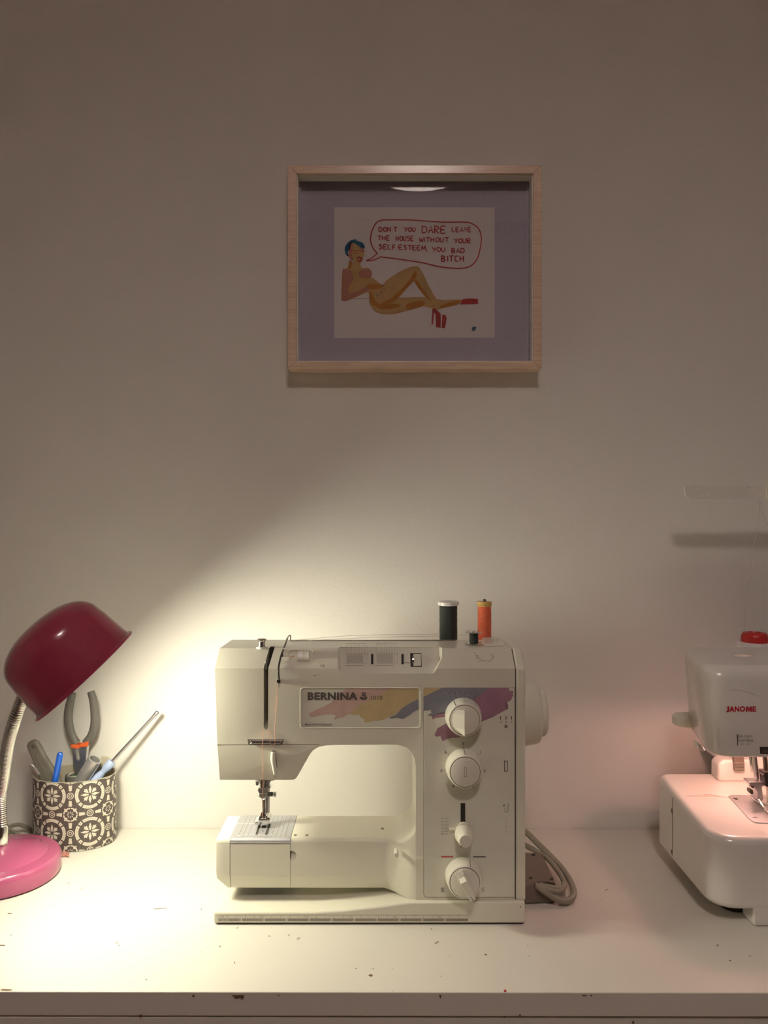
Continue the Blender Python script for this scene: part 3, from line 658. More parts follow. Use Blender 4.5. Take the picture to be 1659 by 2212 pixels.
# ------------------------------------------------------------------ sewing machine
F = 0.875                                   # front face of column and head
t = sm_ = thing('sewing_machine', ((X(464, F)+X(1135, F))/2, 0.955, DESK), 'cream sewing machine with round dials and pastel brush stripes, middle of the desk', 'sewing machine')
SM = t
A_ = (F, Z(1444, F)); B_ = (0.900, Z(1400, 0.900)); C_ = (0.972, Z(1382, 0.972)); BK = 0.982
zb = Z(1947, F)
xl, xr, xe = X(464, F), X(1112.5, F), X(1135.5, F)
prof = [(F, zb), A_, B_, C_, (BK, C_[1]-0.010), (BK, zb)]
body = MB().yz(prof, xl, xr)
harp = [(380, 1686), (630, 1686), (637, 1684.5), (641, 1680), (668, 1632), (676, 1621), (687, 1614), (702, 1610.5), (720, 1609.5), (850, 1608.5), (866, 1610), (879, 1615.5), (889, 1625), (895.5, 1638), (898, 1655), (898, 2000), (380, 2000)]
c1 = MB().px(harp, F-0.05, BK+0.05, F)
c2 = MB().px([(380, 1300), (466, 1300), (464, 1444), (469, 1600), (474, 1686), (474, 1720), (380, 1720)], F-0.05, BK+0.05, F)
c3 = MB().yz([(F-0.02, Z(1609, F)), (F, Z(1609, F)), (F+0.0022, Z(1690, F)), (F-0.02, Z(1690, F))], X(380, F), X(697, F))
# shallow and deep recesses cut after the edges are rounded
badge = rr(X(649, F), Z(1572.5, F), X(908, F), Z(1486, F), 0.0035)
c4 = MB().xz(badge, F-0.01, F+0.0010)
slot = [(578, 1404), (583, 1401), (587, 1405), (581, 1440), (580.5, 1572), (577, 1577), (572.5, 1577), (569.5, 1572), (569, 1440)]
c5 = MB().px([(574.5, 1407), (579, 1402.5), (584, 1403.5), (586, 1408), (579.5, 1444), (579, 1570), (576.5, 1575.5), (572.5, 1575.5), (569.5, 1570), (569.5, 1444)], F-0.05, F+0.040, F)
na = Vector((0, -(B_[1]-A_[1]), B_[0]-A_[0])).normalized()       # outward normal of the sloping panel
def slope(px, py, off=0.0): return Q(px, py, Vector((0, A_[0], A_[1]))+na*off, na)
def slab(mb, pts, o0, o1):
    """solid standing on the sloping panel between offsets o0 and o1"""
    a = [slope(x, y) for x, y in pts]; mb.prism([v+na*o1 for v in a], [v+na*o0 for v in a])
c6 = MB()
a = [slope(x, y) for x, y in ((727, 1391), (957, 1391), (957, 1420), (943, 1449), (734, 1449), (728, 1443))]
b_ = [v-na*0.0065+Vector((0.0045 if v.x < 0 else -0.0045, 0, 0)) for v in a]
c6.prism([v+na*0.002 for v in a], b_)
c7 = MB(); slab(c7, rr(624, 1403.5, 678, 1434, 7), -0.0035, 0.003)
slots6 = [(x0, 1413, x0+5.5, 1434.5) for x0 in (801, 866.5)]
head = body.obj('body_shell', M['cream'], t, bevel=0.0028, seg=4, ang=14, cuts=[c1, c2, c3], cuts2=[c4, c5, c6, c7])
# end cover strip on the right
prof2 = [(F-0.0004, zb), (F-0.0004, A_[1]+0.0003), (B_[0]-0.0003, B_[1]+0.0004), (C_[0], C_[1]+0.0004), (BK, C_[1]-0.010), (BK, zb)]
MB().yz(prof2, xr+0.0006, xe).obj('end_cover', M['cream'], t, bevel=0.0030, seg=4, ang=14)
MB().yz([(F+0.001, zb+0.001), (F+0.001, A_[1]-0.001), (B_[0], B_[1]-0.0015), (C_[0], C_[1]-0.0015), (BK-0.001, C_[1]-0.014), (BK-0.001, zb+0.001)], xr-0.0006, xr+0.001).obj('cover_seam', M['gap'], t, smooth=False)
MB().px([(572, 1398), (592, 1398), (592, 1580), (566, 1580)], F+0.034, F+0.0385, F+0.036).obj('slot_liner', M['gap'], t, smooth=False)
# take-up lever hint inside the slot
MB().px([(573, 1430), (576.5, 1430), (576.5, 1446), (573, 1446)], F+0.006, F+0.033, F+0.006).obj('take_up_lever', M['steel'], t, bevel=0.0004)
# raised bright lips round the slot and the badge
def lip(pts, name, w_=0.0008, Yf=F, mt='cream'):
    mb = MB(); p3 = [P(x, y, Yf) for x, y in pts]; mb.tube(p3, w_, 6, 1); return mb.obj(name, M[mt], t)
bx = [(( (x)*FPX/F)+CX, CY-(z-CZ)*FPX/F) for x, z in badge]
lip(bx+[bx[0], bx[1]], 'badge_rim', 0.00055, F)
# seam between upper and lower face cover
MB().px([(469, 1608.2), (690, 1607.6), (690, 1608.6), (469, 1609.2)], F-0.0002, F+0.001, F).obj('face_seam', M['creamdark'], t, smooth=False)
# badge prints
def deco(lst, name, mt, Yf, th=0.00012, parent=None, lab=None):
    mb = MB()
    for p in lst: mb.px(p, Yf, Yf+th, Yf)
    o = mb.obj(name, M[mt], parent or t, smooth=False)
    if lab: o['label'] = lab
    return o
FB = F+0.0010
z7 = lambda l: [(640+x/5.925, 1470+y/5.925) for x, y in l]
z2 = lambda l: [(860+x/4.1475, 1280+y/4.1475) for x, y in l]
plate = MB().px([(x, y) for x, y in rr(650.5, 1487.5, 906.5, 1571, 7)], FB-0.0002, FB+0.0003, FB).obj('name_badge', M['cream2'], t, smooth=False)
deco([z7([(170, 440), (160, 420), (215, 395), (280, 360), (360, 330), (440, 285), (520, 200), (620, 120), (640, 100), (1210, 100), (1100, 180), (1000, 230), (850, 300), (760, 370), (700, 425), (660, 430), (600, 470), (540, 480), (480, 505), (505, 450), (440, 430), (380, 440), (300, 450), (240, 465), (180, 468)])], 'pink_stripe', 'pinkprint', FB-0.00035, parent=plate)
deco([z7([(1208, 100), (1555, 102), (1565, 112), (1565, 242), (1450, 292), (1320, 380), (1270, 430), (1180, 465), (1120, 500), (1050, 515), (1000, 512), (940, 530), (870, 540), (880, 500), (830, 470), (800, 440), (740, 440), (695, 428), (760, 368), (850, 298), (1000, 228), (1100, 178)])], 'ochre_stripe', 'yellowprint', FB-0.00040, parent=plate)
deco([z7([(1565, 235), (1500, 265), (1450, 292), (1380, 335), (1330, 375), (1300, 415), (1270, 440), (1215, 462), (1190, 480), (1225, 490), (1250, 482), (1290, 474), (1330, 490), (1380, 488), (1405, 465), (1440, 450), (1490, 410), (1540, 380), (1565, 372)])], 'blue_stripe', 'blueprint', FB-0.00048, parent=plate)
TY = FB-0.0007
text('BERNINA', 664.5, 1495.5, 772.5, 1512, TY, M['ink'], plate, 'lettering', 0.045)
text('1010', 801.5, 1503, 826, 1511.8, TY, M['ink'], plate, 'lettering', 0.0)
text('MADE IN SWITZERLAND', 659, 1563, 717, 1567, TY, M['ink'], plate, 'lettering', 0.01)
mb = MB()
for q in (0, 1, 2, 3):
    a0 = q*PI/2+0.12; pts = [(785.5, 1500)]+[(785.5+4.6*math.cos(a0+k*(PI/2-.24)/4), 1500+4.6*math.sin(a0+k*(PI/2-.24)/4)) for k in range(5)]
    mb.px([((x-785.5)*.92+785.5+0.35*math.cos(q*PI/2+PI/4), (y-1500)+1500+0.35*math.sin(q*PI/2+PI/4)) for x, y in pts], TY, TY+.0002, TY)
for s_ in (-1, 1):
    mb.px([(785.5+s_*1.0, 1511.8), (785.5+s_*1.2, 1508), (785.5+s_*4, 1505.5), (785.5+s_*8.3, 1505), (785.5+s_*7, 1509), (785.5+s_*4, 1511.8)], TY, TY+.0002, TY)
    mb.px([(785.5+s_*0.4, 1511.8), (785.5+s_*0.4, 1505), (785.5+s_*1.0, 1505), (785.5+s_*0.9, 1511.8)], TY, TY+.0002, TY)
mb.obj('flower_emblem', M['ink'], plate, smooth=False)
# control panel with its seam
cpx = [(1111.5, 1486.5), (1111.5, 1937.5), (922, 1937.5), (918, 1936), (916, 1931), (916, 1492), (918, 1488), (922, 1486.5)]
big = [(1112.4, 1485.6), (1112.4, 1938.8), (921.5, 1938.8), (916.9, 1937), (914.8, 1932), (914.8, 1491.5), (917, 1487), (921.5, 1485.6)]
pan = MB().px(cpx, F-0.0006, F+0.0005, F).obj('control_panel', M['cream2'], t, bevel=0.0003, seg=2)
MB().px(big, F-0.0001, F+0.0004, F).obj('panel_seam', M['creamdark'], t, smooth=False)
PF = F-0.0006
deco([z2([(235, 852), (400, 852), (330, 885), (290, 905), (228, 935), (228, 860)])], 'tan_stripe', 'yellowprint', PF-0.0002, parent=pan)
deco([z2([(400, 852), (820, 852), (780, 885), (740, 910), (680, 960), (600, 1010), (500, 1060), (420, 1078), (350, 1090), (315, 1105), (270, 1106), (275, 1090), (303, 1075), (290, 1065), (300, 1052), (262, 1058), (228, 1058), (228, 933), (290, 905), (340, 880)])], 'blue_stripe', 'blueprint', PF-0.0003, parent=pan)
deco([z2([(820, 852), (985, 852), (998, 870), (990, 878), (1030, 882), (1038, 890), (1025, 905), (1035, 925), (1022, 935), (1012, 962), (975, 985), (985, 1010), (985, 1040), (900, 1085), (860, 1110), (740, 1160), (600, 1185), (600, 1000), (680, 958), (740, 908), (780, 885)]),
      z2([(300, 1108), (350, 1088), (425, 1070), (430, 1112), (380, 1118), (330, 1122), (312, 1137)]),
      z2([(327, 1270), (345, 1240), (352, 1215), (370, 1208), (400, 1190), (430, 1175), (470, 1160), (560, 1290), (520, 1300), (480, 1298), (440, 1310), (400, 1332), (385, 1305), (380, 1282), (355, 1290), (335, 1287)])], 'purple_stripe', 'purpleprint', PF-0.0003, parent=pan)
def pmark(name, mtn, segs, wd=0.7):
    mb = MB()
    for s_ in segs: stroke(mb, s_, wd, PF-0.0005)
    return mb.obj(name, M[mtn], pan, smooth=False)
# numbers round the dials
for s_, x, y in (('0', 971, 1497.5), ('1', 983.5, 1497.5), ('2', 994, 1497), ('3', 1005, 1497), ('4', 1016, 1497), ('5', 1028, 1497.5)): text(s_, x-1.6, y-2.2, x+1.6, y+2.2, PF-0.0005, M['ink'], pan, 'number')
pmark('dial_marks', 'ink', [[(972, 1503), (979, 1512)], [(984, 1503), (986, 1508)], [(995, 1503), (995, 1507)], [(1005, 1503), (1005, 1507)], [(1015, 1503), (1014, 1508)], [(1027, 1504), (1021, 1512)],
      [(1000, 1611.5), (1001, 1626)], [(966, 1627), (971, 1631)], [(958, 1664), (962.5, 1663)], [(1034, 1628), (1031, 1630)], [(1042, 1663), (1039, 1663)], [(981, 1690), (984, 1695)], [(1020, 1690), (1017, 1695)]])
for s_, x, y in (('0', 1000.5, 1606), ('6', 962.5, 1624.5), ('5', 953.5, 1665), ('4', 978.5, 1698), ('3', 1022, 1698), ('2', 1047, 1665), ('1', 1037.5, 1625)): text(s_, x-2.1 if s_ != '1' else x-1, y-3, x+2.1 if s_ != '1' else x+1, y+3, PF-0.0005, M['ink'], pan, 'number', 0.01)
pmark('stitch_scale', 'inksoft', [[(959, y), (968.5, y)] for y in (1768, 1775, 1782, 1790, 1796, 1801.8)]+[[(962, y), (965, y)] for y in (1771.5, 1778.5, 1786, 1793)], 0.7)
for s_, y in zip('012345', (1768, 1775, 1782, 1789, 1796, 1802)): text(s_, 953.5, y-1.8, 957, y+1.8, PF-0.0005, M['inksoft'], pan, 'number')
deco([[(953, 1850), (979, 1850), (979, 1852), (953, 1852)]], 'red_line', 'redletter', PF-0.0004, parent=pan)
deco([[(1022, 1849.8), (1049, 1849.8), (1049, 1852), (1022, 1852)]], 'green_line', 'ink', PF-0.0004, parent=pan)
pmark('buttonhole_mark', 'ink', [[(1089, 1644), (1097, 1644)], [(1089, 1666), (1097, 1666)], [(1089.8, 1644), (1089.8, 1666)], [(1096.2, 1644), (1096.2, 1666)]], 1.4)
pmark('zigzag_mark', 'ink', [smooth2([(1093, 1516), (1091, 1520), (1096, 1522), (1091, 1526), (1096, 1529), (1092, 1532), (1097, 1532)], 1)], 0.8)
mb = MB()
for x in (1081, 1093, 1105): mb.px([(x-.9, 1547), (x+.9, 1547), (x+.9, 1554), (x-.9, 1554)], PF-.0005, PF-.0004, PF); mb.px(circ(x+.5, 1559.5, 1.2, 8), PF-.0005, PF-.0004, PF)
mb.obj('needle_position_mark', M['ink'], pan, smooth=False)
pmark('stop_mark', 'ink', [circ(1093, 1569, 2.8, 16)+[(1095.8, 1569)], [(1090.5, 1569), (1095.5, 1569)]], 0.8)
pmark('reverse_mark', 'ink', [[(1097.5, 1735), (1097.5, 1751), (1095.5, 1754.5), (1092, 1754.5), (1090, 1751)], [(1090.5, 1748), (1090.5, 1746)]], 0.8)
deco([[(1086.5, 1740.5), (1090, 1737), (1090, 1742)]], 'arrow_mark', 'ink', PF-0.0004, parent=pan)
pmark('straight_stitch_mark', 'inksoft', [[(1093, 1768), (1093, 1770)], [(1093, 1774), (1093, 1778)], [(1093, 1783), (1093, 1788)], [(1093.5, 1792), (1092.5, 1800)]], 0.9)
pmark('darning_mark', 'inksoft', [[(953+k*1.6, 1918), (953+k*1.6, 1927)] for k in range(5)]+[[(953, y), (960, y)] for y in (1918.5, 1921.5, 1924.5, 1927)], 0.6)
pmark('bar_tack_mark', 'inksoft', [[(1046, 1917), (1041, 1919), (1046, 1920.5), (1041, 1922.5), (1046, 1924), (1041, 1927)]], 1.3)
pmark('seam_marks', 'creamdark', [[(1107, 1914.5), (1110.5, 1914.5)]], 0.6)
# dials
def rib(n, d=0.012): return lambda a: 1+d*(math.cos(n*a) > 0)
def dial(cx, cy, kind):
    c = P(cx, cy, F); dp = 0.0175; r0, r1 = 0.0205, 0.0172
    d_ = MB().lathe([(0, 0.0), (r0, 0.0), (r0, 0.002), (r1+0.0012, dp-0.001), (r1, dp), (r1-0.0015, dp), (0, dp)], (c.x, PF, c.z), (0, -1, 0), 180, rfun=rib(60, 0.010)).obj('dial', M['knob'], pan, ang=35)
    fy = PF-dp
    MB().lathe([(r1-0.0005, 0), (r1-0.0005, 0.0004), (0, 0.0004)], (c.x, fy, c.z), (0, -1, 0), 64).obj('dial_seam', M['creamdark'], d_, smooth=False)
    R_ = r1-0.0012
    if kind == 2:
        MB().lathe([(R_, -0.001), (R_, 0.0012), (R_-0.0008, 0.0016), (0, 0.0016)], (c.x, fy, c.z), (0, -1, 0), 64).obj('dial_face', M['knob'], d_, ang=50)
        mb = MB(); y_ = fy-0.0018
        for a in ((-1.4, -5), (1.4, -5)): pass
        for x0, x1, z0, z1 in ((-.0014, -.0010, -.005, .0055), (.0010, .0014, -.005, .0055), (-.0014, .0014, -.005, -.0046), (-.0014, .0014, .0051, .0055), (-.0003, .0003, .0110, .0120)): mb.box(c.x+x0, c.x+x1, y_, y_+.0002, c.z+z0, c.z+z1)
        mb.obj('dial_symbol', M['inksoft'], d_, smooth=False)
    else:
        rot = 0.0 if kind == 1 else math.radians(27)      # handle direction
        MB().lathe([(R_, -0.006), (R_, 0.0014), (R_-0.0008, 0.0018), (0, 0.0018)], (c.x, fy, c.z), (0, -1, 0), 64).obj('dial_face', M['knob'], d_, ang=50)
        mb = MB(); ca, sa = math.cos(rot), math.sin(rot)
        def hp(u, v, y): return Vector((c.x+u*ca-v*sa*-1*-1, y, c.z+u*sa+v*ca)) if False else Vector((c.x+u*ca+v*(-sa), y, c.z+u*sa+v*ca))
        if kind == 1:
            # half the face rises to a ridge: wedge handle with a shelf
            secs = []
            for v in (-R_*0.98, -R_*0.5, 0.0, R_*0.45, R_*0.72):
                hw = math.sqrt(max(R_*R_-v*v, 0))*0.93; hh = 0.0075 if v < R_*0.6 else 0.0022
                secs.append([hp(-hw*0.98, v, fy-0.0012), hp(-hw*0.96, v, fy-0.0019), hp(-0.0012, v, fy-0.0012-hh), hp(-0.0002, v, fy-0.0012-hh), hp(0.0004, v, fy-0.0012)])
            mb.loft(secs)
        else:
            R2 = R_*1.16
            secs = []
            for v, hw, hh in ((-R2, 0.0030, 0.0065), (-R_*0.5, 0.0034, 0.0075), (0.0, 0.0036, 0.0080), (R_*0.30, 0.0036, 0.0080), (R_*0.5, 0.0030, 0.0030), (R_*0.92, 0.0050, 0.0010)):
                secs.append([hp(-hw-0.001, v, fy-0.001), hp(-hw, v, fy-0.001-hh), hp(hw, v, fy-0.001-hh), hp(hw+0.001, v, fy-0.001)])
            mb.loft(secs)
            k = MB(); k.prism([hp(-.0003, -R2*.93, fy-.0078), hp(.0003, -R2*.93, fy-.0078), hp(.0003, -R2*.74, fy-.0080), hp(-.0003, -R2*.74, fy-.0080)], [hp(-.0003, -R2*.93, fy-.0070), hp(.0003, -R2*.93, fy-.0070), hp(.0003, -R2*.74, fy-.0070), hp(-.0003, -R2*.74, fy-.0070)])
            k.obj('pointer_mark', M['ink'], d_, smooth=False)
        mb.obj('dial_handle', M['knob'], d_, bevel=0.0006, seg=3, ang=20)
    # index mark on the rim
    am = {1: math.radians(122), 2: math.radians(90), 3: math.radians(70)}[kind]
    u0 = Vector((math.cos(am), 0, math.sin(am))); sd_ = Vector((-math.sin(am), 0, math.cos(am)))*0.00035
    a0 = Vector((c.x, PF-0.003, c.z))+u0*(r0*1.012); a1 = Vector((c.x, fy, c.z))+u0*((r1+.0012)*1.012)
    mk = MB().prism([a0-sd_, a0+sd_, a1+sd_, a1-sd_], [v+Vector((0, 0.0006, 0)) for v in (a0-sd_, a0+sd_, a1+sd_, a1-sd_)])
    mk.obj('index_mark', M['ink'], d_, smooth=False)
dial(1000.5, 1546, 1); dial(1001.5, 1656, 2); dial(1000.5, 1890, 3)
# slide slot and stitch length lever
deco([[(995, 1735), (1005, 1735), (1005, 1830), (995, 1830)]], 'lever_slot', 'gap', PF-0.0002, parent=pan)
lev = MB().px([(1011, 1777)]+[(1001+12.5*math.cos(a), 1788+14*math.sin(a)) for a in [math.radians(q) for q in (-50, -75, -100, -125, -150)]]+[(985, 1787), (972, 1787), (970, 1789.5), (972, 1792.5), (988, 1792.5), (988, 1812), (1014, 1812), (1014, 1785)], F-0.0035, PF, F).obj('length_lever', M['knob'], pan, bevel=0.0008)
c = P(1001, 1799, F)
MB().lathe([(0, 0), (0.0102, 0), (0.0102, 0.003), (0.0072, 0.019), (0.0066, 0.020), (0, 0.020)], (c.x, F-0.003, c.z), (0, -1, 0), 120, rfun=rib(40, 0.014)).obj('lever_knob', M['knob'], lev, ang=35)
# panel inside the top recess with stitch tables and wheel window
t2 = MB(); slab(t2, [(739, 1391), (948, 1391), (948, 1424), (940, 1448.5), (742, 1448.5), (739, 1444)], -0.0064, -0.0060)
tray = t2.obj('recess_tray', M['cream2'], t, smooth=False)
def onslope(pts, mb, o, th=0.0001):
    a = [Q(x, y, Vector((0, A_[0], A_[1]))+na*o, na) for x, y in pts]; mb.prism([v+na*th for v in a], a)
mb = MB()
def ln(x0, y0, x1, y1, w_=0.45):
    onslope([(x0-w_/2, y0-w_/2), (x1+w_/2, y0-w_/2), (x1+w_/2, y1+w_/2), (x0-w_/2, y1+w_/2)], mb, -0.0059)
for ox, dx in ((748, 0), (813, 1)):
    for k in range(8): ln(ox+k*5.6, 1390, ox+k*5.6, 1412)
    ln(ox, 1390.5, ox+45, 1390.5, .3); ln(ox, 1412, ox+46, 1412, .5)
    for k in range(9): ln(ox+1, 1415+k*2.0, ox+36, 1415+k*2.0, .55)
    ln(ox+45, 1394, ox+45, 1432, .3); ln(ox+39, 1412, ox+39, 1432, .3); ln(ox-1, 1432.5, ox+45, 1432.5, .3); ln(ox-2, 1437.5, ox+37, 1437.5, 1.0)
mb.obj('stitch_table', M['inksoft'], tray, smooth=False)
mb = MB()
for x0 in (801.5, 867): mb = MB(); onslope([(x0, 1413), (x0+5, 1413), (x0+5, 1435), (x0, 1435)], mb, -0.00585); mb.obj('recess_slot', M['gap'], tray, smooth=False)
mb = MB()
onslope([(886, 1411), (910, 1411), (911, 1440.5), (887, 1440.5)], mb, -0.00585); mb.obj('wheel_opening', M['gap'], tray, smooth=False)
mb = MB(); onslope([(893, 1413), (909, 1413), (909.5, 1439), (893, 1439)], mb, -0.0057, 0.0006); mb.obj('wheel_window', M['cream2'], tray, smooth=False)
c = slope(890.5, 1427, -0.0065); MB().lathe([(0, 0), (0.0055, 0), (0.0055, 0.0018), (0, 0.0018)], c, (1, 0, 0), 32).obj('winder_wheel', M['chrome'], tray)
mb = MB(); onslope([(873, 1430.6), (886, 1431.4), (886, 1432.8), (873, 1432)], mb, -0.0058); mb.obj('pointer_line', M['inksoft'], tray, smooth=False)
# tension wheel in its window
c = slope(657, 1419, -0.0025)
tw = MB().lathe([(0, -0.0067), (0.0062, -0.0067), (0.0068, -0.006), (0.0068, 0.006), (0.0062, 0.0067), (0, 0.0067)], c, (1, 0, 0), 48).obj('tension_wheel', M['knob'], t)
MB().lathe([(0.0069, -0.0068), (0.0069, -0.0012), (0.0066, -0.0012)], c, (1, 0, 0), 48).obj('number_band', M['white'], tw)
mb = MB(); onslope([(627, 1418.5), (636, 1417.2), (636, 1418), (627, 1419.3)], mb, -0.0034); mb.obj('tension_pointer', M['orange'], t, smooth=False)
mb = MB()
for x in (692.5, 697.5): slab(mb, [(x, 1435.5), (x+1.2, 1435.5), (x+1.2, 1440.5), (x, 1440.5)], 0.00002, 0.0002)
mb.obj('tiny_marks', M['creamdark'], t, smooth=False)
# old glue stain on the slope at the right
mb = MB()
for k in range(26):
    u_ = k/25; x = 1026+u_*10; y = 1412+u_*14
    if k % 2: slab(mb, blob(x+random.uniform(-3, 3), y+random.uniform(-3, 2), 1.4, 1.0, 6), 0.00003, 0.00015)
for k in range(16): slab(mb, blob(1034+k*1.6, 1427.5+random.uniform(-1, 1), 1.2, .7, 6), 0.00003, 0.00015)
for k in range(22): slab(mb, blob(1066-abs(k-8)*0.6+random.uniform(-1.5, 1.5), 1413+k*0.75, 1.0, .7, 6), 0.00003, 0.00015)
mb.obj('glue_stain', mat('old_glue', (0.42, 0.33, 0.22), .7), t, smooth=False)
mb = MB(); mb.px(blob(679.5, 1459.3, 2, 1), F-.0001, F+.0002, F); mb.px([(683, 1458.5), (690, 1457.2), (690, 1457.8), (683, 1459.1)], F-.0001, F+.0002, F); mb.px(blob(1119, 0, 1, 1), F, F+.0001, F) if False else None
mb.obj('small_nick', M['chip'], t, smooth=False)
# bobbin thread stud
c = slope(564, 1403, 0.0); ctop = Vector((c.x, B_[0]+0.004, B_[1]-0.001))
MB().lathe([(0.0070, 0), (0.0070, 0.001), (0.0060, 0.002), (0, 0.002)], ctop, (0, 0, 1), 32).obj('stud_base', M['knob'], t)
MB().lathe([(0.0042, 0.002), (0.0038, 0.004), (0.0040, 0.008), (0.0052, 0.0095), (0.0054, 0.0108), (0.0044, 0.0115), (0, 0.0115)], ctop, (0, 0, 1), 32).obj('tension_stud', M['chrome'], t)
# dark wire guide down the face
w_ = [P(621, 1378, 0.945), P(617, 1390, 0.918), slope(609, 1411, 0.002), slope(605, 1425, 0.002), P(601.5, 1445, F-0.002), P(602.5, 1470, F-0.003)]
MB().tube(w_, 0.0011, 8, 6).obj('thread_guide_wire', M['darkmetal'], t)
MB().tube([P(619, 1386, 0.93), P(622, 1376, 0.945), P(627, 1373, 0.95), P(627.5, 1384, 0.94)], 0.0008, 8, 6).obj('guide_clip', M['chrome'], t)
MB().cyl(P(601.8, 1471, F+0.001), P(601.8, 1472, F-0.006), 0.0022).obj('guide_stud', M['darkmetal'], t, bevel=0.0004)
MB().cyl(slope(609.5, 1417, 0), slope(609.5, 1417, 0)+na*0.003, 0.0014).obj('guide_stud', M['darkmetal'], t)
# thread lift bar and needle threader lever on the face
mb = MB(); mb.px([(535, 1597), (613, 1597), (610, 1607.5), (536, 1607.5)], F-0.0004, F+0.001, F); gb = mb.obj('guide_bar', M['creamdark'], t, smooth=False)
MB().px([(538, 1598.5), (611, 1598.5), (606, 1603), (606, 1606), (540, 1606), (544, 1603)], F-0.0020, F, F).obj('bar_insert', M['steel'], gb, bevel=0.0006)
MB().px([(586, 1622), (591, 1619.5), (596, 1622), (598.5, 1660), (595, 1661), (587, 1640)], F-0.0002, F+0.0045, F).obj('lever_recess', M['creamdark'], t, bevel=0.001, smooth=False)
MB().tube([P(590.5, 1624, F-0.001), P(590, 1640, F-0.002), P(593, 1660, F-0.0025), P(594.5, 1673, F-0.002)], [0.0026, 0.0030, 0.0026, 0.0018], 12, 6).obj('presser_lever', M['knob'], t)
# needle bar group
NY = 0.930
nb = MB().px([(552, 1682), (594, 1682), (594, 1685), (588, 1686.5), (558, 1686.5), (552, 1685)], NY-0.008, NY+0.008, NY-0.008)
nb.obj('head_opening', M['steel'], t)
MB().cyl(P(567, 1670, NY), P(567, 1712, NY), 0.0034).obj('needle_bar', M['chrome'], t)
MB().cyl(P(576.5, 1670, NY+0.004), P(576.5, 1755, NY+0.004), 0.0034).obj('presser_bar', M['steel'], t)
MB().px([(553, 1686), (560, 1686), (560, 1693), (557, 1696), (553, 1694)], NY-.003, NY+.003, NY).px([(580, 1686), (585.5, 1686), (585, 1689), (583, 1690), (583, 1696), (585, 1697), (585, 1701), (580, 1702)], NY-.003, NY+.003, NY).px([(560, 1700), (580, 1700), (580, 1712), (561, 1712), (557, 1706)], NY-.0035, NY+.004, NY).obj('bar_bracket', M['steel'], t, bevel=0.0005)
clamp = MB().px([(560.5, 1711), (579, 1711), (577, 1721), (572, 1722), (562, 1720)], NY-.005, NY+.004, NY).obj('needle_clamp', M['steel'], t, bevel=0.0008)
MB().cyl(P(570, 1715.5, NY-.001), P(589.5, 1715.5, NY-.001), 0.0026).obj('clamp_screw', M['darkmetal'], clamp)
MB().cyl(P(589, 1715.5, NY-.001), P(592, 1715.5, NY-.001), 0.0018).cyl(P(591.3, 1715.8, NY-.001), P(596.5, 1715.8, NY-.001), 0.0031).obj('screw_knob', M['steel'], clamp, bevel=0.0004)
MB().tube([P(556, 1719, NY-.004), P(561, 1723, NY-.005), P(567, 1725, NY-.005), P(574, 1722, NY-.005)], 0.0006, 6, 5).obj('thread_hook', M['chrome'], clamp)
MB().tube([P(567, 1721, NY-.002), P(567, 1745, NY-.002), P(567.5, 1768, NY-.002), P(567.6, 1778, NY-.002)], [0.0010, 0.0008, 0.0006, 0.0002], 8, 3).obj('needle', M['chrome'], t)
MB().px([(566, 1727), (577, 1721), (576.5, 1740), (575.5, 1766), (567, 1766), (566.5, 1740)], NY+.001, NY+.007, NY+.004).obj('foot_shank', M['chrome'], t, bevel=0.001)
ft = MB().px([(551, 1772.5), (560, 1770), (557.5, 1764), (561, 1762), (564, 1756), (566, 1764), (575, 1764), (577, 1756), (580, 1762), (583.5, 1762), (585.5, 1766), (583, 1774), (578, 1779), (551.5, 1779)], NY-.010, NY+.006, NY-.004).obj('presser_foot', M['chrome'], t, bevel=0.0009)
# free arm
AF, AB = 0.892, 0.963
zt = Z(1812.0, AF); ztop = zt
def arm_sec(px, zt_, yf, zb_, ch=1.0, rr_=0.005, dx=0.0):
    x = X(px, AF)
    s_ = [(x, yf+0.0055*ch+0.0005, zb_), (x, yf+0.0004, zb_+0.0148*ch+0.0004), (x, yf, zb_+0.0152*ch+0.002)]
    for k in range(6):
        a = k/5*PI/2; s_.append((x, yf+rr_-rr_*math.cos(a), zt_-rr_+rr_*math.sin(a)))
    s_ += [(x, AB-0.004, zt_), (x, AB, zt_-0.004), (x, AB, zb_)]
    return [Vector(v) for v in s_]
ZB = Z(1918, AF+0.0055)
def sstep(a, b, x): u_ = min(1, max(0, (x-a)/(b-a))); return u_*u_*(3-2*u_)
# end cap
def cap():
    secs = []
    for px, zcut in ((465.5, 0.014), (467, 0.0125), (475, 0.0085), (488, 0.0012), (491, 0.0), (496.3, 0.0)):
        s_ = arm_sec(px, ztop-(0.0016 if px < 466 else (0.0004 if px < 468 else 0)), AF+(0.0025 if px < 466 else (0.0008 if px < 468 else 0.0)), ZB+zcut, ch=1.0 if zcut < .001 else max(.35, 1-zcut/0.02))
        secs.append(s_)
    return MB().loft(secs)
cap().obj('arm_end_cap', M['cream'], t, ang=28)
MB().loft([arm_sec(px, ztop-0.0012, AF+0.0012, ZB+0.0006) for px in (496.0, 628.5)]).obj('arm_core', M['gap'], t, smooth=False)
# hinged door: front panel only, under the steel plate
d0, d1 = 497.4, 626.6
s2 = lambda px: [Vector((X(px, AF), y, z)) for y, z in ((AF+0.0062, ZB), (AF+0.0004, ZB+0.0150), (AF, ZB+0.0176), (AF, Z(1824.3, AF)), (AF+0.0012, Z(1823.0, AF)), (AF+0.004, Z(1823, AF)), (AF+0.004, ZB+0.016), (AF+0.010, ZB))]
MB().loft([s2(d0), s2(d1)]).obj('arm_door', M['cream'], t, ang=25)
